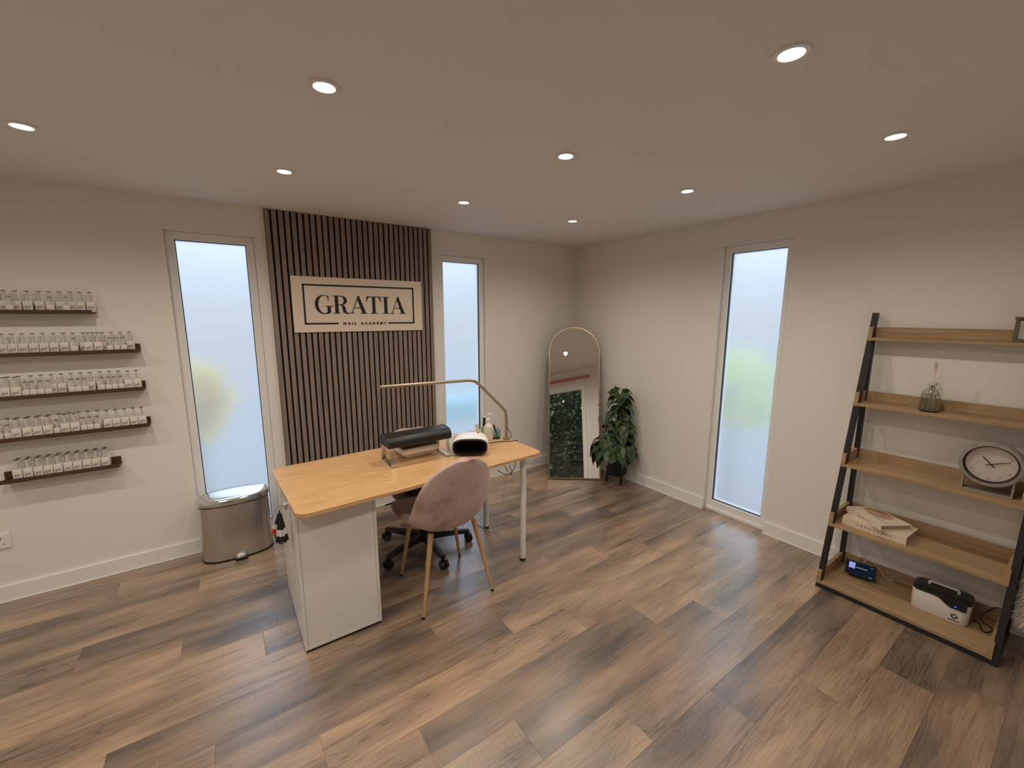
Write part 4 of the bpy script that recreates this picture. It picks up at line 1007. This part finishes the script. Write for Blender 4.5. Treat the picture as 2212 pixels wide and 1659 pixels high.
    b = MB(); b.prism(poly, -.004, .0018, Mp); b.build('control_panel', mat('gloss_black', (.01, .01, .011), .12), root)
    b = MB(); b.tube([Mp @ Vector((y, zz-.001, .002)) for y, zz in pan[6:]], .0015, 6); b.build('chrome_trim', M_CHROME, root)
    b = MB(); b.prism(R4(.052, .090, .060, .096), .0015, .0024, Mp); b.build('blue_light', M_BLUELED, root)
    b = MB(); q = []
    for (y0, z0), (y1, z1) in (((.045, .040), (.057, .052)), ((.057, .052), (.069, .040)), ((.069, .040), (.057, .028)), ((.057, .028), (.045, .040))):
        d = Vector((y1-y0, z1-z0)).normalized()*.0; n_ = Vector((-(z1-z0), y1-y0)).normalized()*.0018
        b.prism([(y0-n_.x, z0-n_.y), (y1-n_.x, z1-n_.y), (y1+n_.x, z1+n_.y), (y0+n_.x, z0+n_.y)], -.002, .0012, Mp)
    b.build('logo_diamond', M_INK, root)
    b = MB(); b.prism(R4(.036, .0155, .078, .0205), -.003, .0018, Mp); b.build('logo_line', M_GREYINK, root)
    # its cable
    pts = smooth_path([(-.15, -3.128, z+.012), (-.145, -3.150, z+.006), (-.19, -3.165, z+.004), (-.21, -3.180, z+.004), (-.17, -3.197, z+.004), (-.13, -3.185, z+.004), (-.12, -3.16, z+.006), (-.10, -3.150, z+.03), (-.07, -3.17, z+.055), (-.030, -3.19, z+.066), (-.021, -3.24, z+.06), (-.02, -3.32, z+.06), (-.02, -3.42, z+.03), (-.02, -3.55, .012)], 7)
    b = MB(); b.tube(pts, .0026, 8); tag(b.build('mains_cable', M_BLACKPLASTIC, smooth=True), 'black mains cable coiled right of the ultrasonic cleaner', 'cable')
    # smart display
    root = thing('smart_display', 'small black smart display with lit screen on the bottom ladder tray', 'display', (-.165, -2.672, z), math.radians(11))
    Mt = Matrix.Rotation(math.radians(20), 4, 'Y')
    b = MB(); b.box(-.040, -.026, -.070, .070, .004, .088, M=Mt, bev=.004); b.build('screen_bezel', M_BLACKPLASTIC, root)
    b = MB(); b.rings([[(x, y, zz) for x, y in rrect(-.015, .050, -.055, .055, .02, 5)] for zz in (0, .02)] + [[(x, y, .052) for x, y in rrect(-.012, .022, -.05, .05, .015, 5)]]); b.build('speaker_base', M_BLACKPLASTIC, root, smooth='auto')
    def scr(name, m_, y0, y1, z0, z1, d=.0006):
        q = MB(); q.box(-.0402-d, -.0398, y0, y1, z0, z1, M=Mt); q.build(name, m_, root)
    scr('screen', M_SCREENDARK, -.063, .063, .011, .082, .0002); scr('album_art', M_SCREEN, .026, .055, .044, .078, .0005)
    scr('text_line', M_SCREENTXT, -.030, .022, .053, .057, .0005); scr('text_line', M_SCREENTXT, -.055, -.040, .017, .0205, .0005); scr('text_line', M_SCREENTXT, -.052, -.044, .072, .0755, .0005)
    b = MB(); b.tube(smooth_path([(-.115, -2.67, z+.02), (-.085, -2.66, z+.055), (-.06, -2.68, z+.075), (-.05, -2.72, z+.05), (-.05, -2.76, z+.006), (-.06, -2.80, z+.004)], 7), .002, 8)
    tag(b.build('charging_cable', M_WHITE, smooth=True), 'white charging cable looping behind the small black display', 'cable')
shelf_items()

# ------------------------------------------------------------------ sheepskin stool at the right edge
def sheepskin():
    c = Vector((-.22, -3.43, 0)); rnd = random.Random(21)
    root = thing('sheepskin_stool', 'stool covered with shaggy cream sheepskin at the right edge behind the ladder', 'stool', c)
    b = MB(); b.lathe([(.10, .17), (.145, .19), (.155, .28), (.15, .41), (.11, .445), (.001, .45)], (0, 0, 0), 30); b.build('seat_pad', M_FUR, root, smooth=True)
    for a in (45, 135, 225, 315):
        t = math.radians(a); b = MB(); b.cyl((.12*cos(t), .12*sin(t), 0), (.09*cos(t),   .09*sin(t), .20), .011, .014, 14); b.build('leg', M_LEGWOOD, root, smooth='auto')
    b = MB()
    for i in range(4200):
        a = rnd.uniform(0, 2*PI); f = rnd.random()
        z = .20 + .26*f; r = .145 if f < .85 else .145*math.sqrt(rnd.random())
        p = Vector((r*cos(a), r*sin(a), z if f < .85 else .45)); out = Vector((cos(a), sin(a), .5 if f > .85 else .0))
        L_ = rnd.uniform(.025, .055); d = (out + Vector((rnd.uniform(-.5, .5), rnd.uniform(-.5, .5), rnd.uniform(-.9, .2)))).normalized()
        q = p + d*L_*.6; e = q + (d*.6 + Vector((0, 0, -.8))).normalized()*L_*.6
        s_ = d.orthogonal().normalized()*.0011
        v = [b.bm.verts.new(x) for x in (p-s_, p+s_, q+s_*.8, q-s_*.8, e)]
        b.bm.faces.new((v[0], v[1], v[2], v[3])); b.bm.faces.new((v[3], v[2], v[4]))
    b.build('fleece', M_FUR, root)
sheepskin()

# ------------------------------------------------------------------ outdoors
b = MB(); b.box(-14, 8, -12, 9, -.3, -.125)
struct(b.build('trim_2', M_PAVE), 'pale paving outside the garden room', 'ground')
def hedge():
    rnd = random.Random(7)
    root = thing('garden_hedge', 'dark green hedge outside the glazed door, seen in the mirror', 'hedge', (-3.0, -5.3, -.125))
    b = MB()
    for i in range(9000):
        x = rnd.uniform(-5.6, -.4); z = rnd.uniform(.05, 3.2); y = -4.86 - abs(rnd.gauss(0, .14)) - .06*sin(x*2.3+z*1.7)
        a = rnd.uniform(0, 2*PI); el = rnd.uniform(-1.0, .4)
        leaf(b, (x, y, z), (cos(a)*cos(el), sin(a)*cos(el), sin(el)), rnd.uniform(.05, .085), rnd.uniform(-1, 1), .2, .2)
    b.build('leaves', M_HEDGE, root, smooth=True, world=True)
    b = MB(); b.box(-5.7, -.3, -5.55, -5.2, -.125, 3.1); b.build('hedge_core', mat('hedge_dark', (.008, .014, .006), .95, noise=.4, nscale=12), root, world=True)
hedge()
def fence():
    root = thing('slatted_fence', 'black horizontal board fence below the hedge, seen in the mirror', 'fence', (-1.9, -4.66, -.125))
    b = MB()
    for k in range(8): b.box(-2.75, -.4, -4.70, -4.675, -.11+k*.135, -.11+k*.135+.118, bev=.003)
    b.build('boards', M_FENCE, root, world=True)
    for x in (-2.7, -1.55, -.45):
        b = MB(); b.box(x-.035, x+.035, -4.78, -4.70, -.125, 1.0); b.build('post', M_FENCE, root, world=True)
fence()
def bush(name, label, c, r, m, seed):
    rnd = random.Random(seed); root = thing(name, label, 'shrub', (c[0], c[1], -.125)); b = MB()
    for i in range(330):
        v = Vector((rnd.gauss(0, 1), rnd.gauss(0, 1), rnd.gauss(0, 1))).normalized(); k = rnd.uniform(.15, 1.0)**.6
        p = Vector((c[0]+v.x*r[0]*k, c[1]+v.y*r[1]*k, c[2]+v.z*r[2]*k))
        leaf(b, p, v + Vector((0, 0, .3)), rnd.uniform(.07, .11), rnd.uniform(-1, 1), .2, .2)
    b.build('leaves', m, root, world=True)
    b = MB(); b.cyl((c[0], c[1], -.125), (c[0], c[1], c[2]), .03, .02, 10); b.build('trunk', M_STEM, root, world=True)
bush('yellow_shrub', 'yellow shrub, a blurred glow through the window behind the bin', (-3.37, .42, .97), (.22, .12, .27), M_YELLOW, 1)
bush('green_shrub', 'pale green shrub, a blurred glow through the right wall window', (.52, -1.50, .96), (.13, .50, .30), M_SHRUB, 2)
t = thing('garden_trough', 'teal garden trough on legs, a blurred band through the window behind the desk lamp', 'trough', (-1.2, .5, -.125))
b = MB(); b.box(-1.75, -.55, .38, .62, .50, .72, bev=.02); b.build('trough_box', M_TEAL, t, world=True)
for x in (-1.7, -.6):
    for y in (.42, .58):
        b = MB(); b.box(x-.02, x+.02, y-.02, y+.02, -.125, .51); b.build('leg', M_WHITEMETAL, t, world=True)
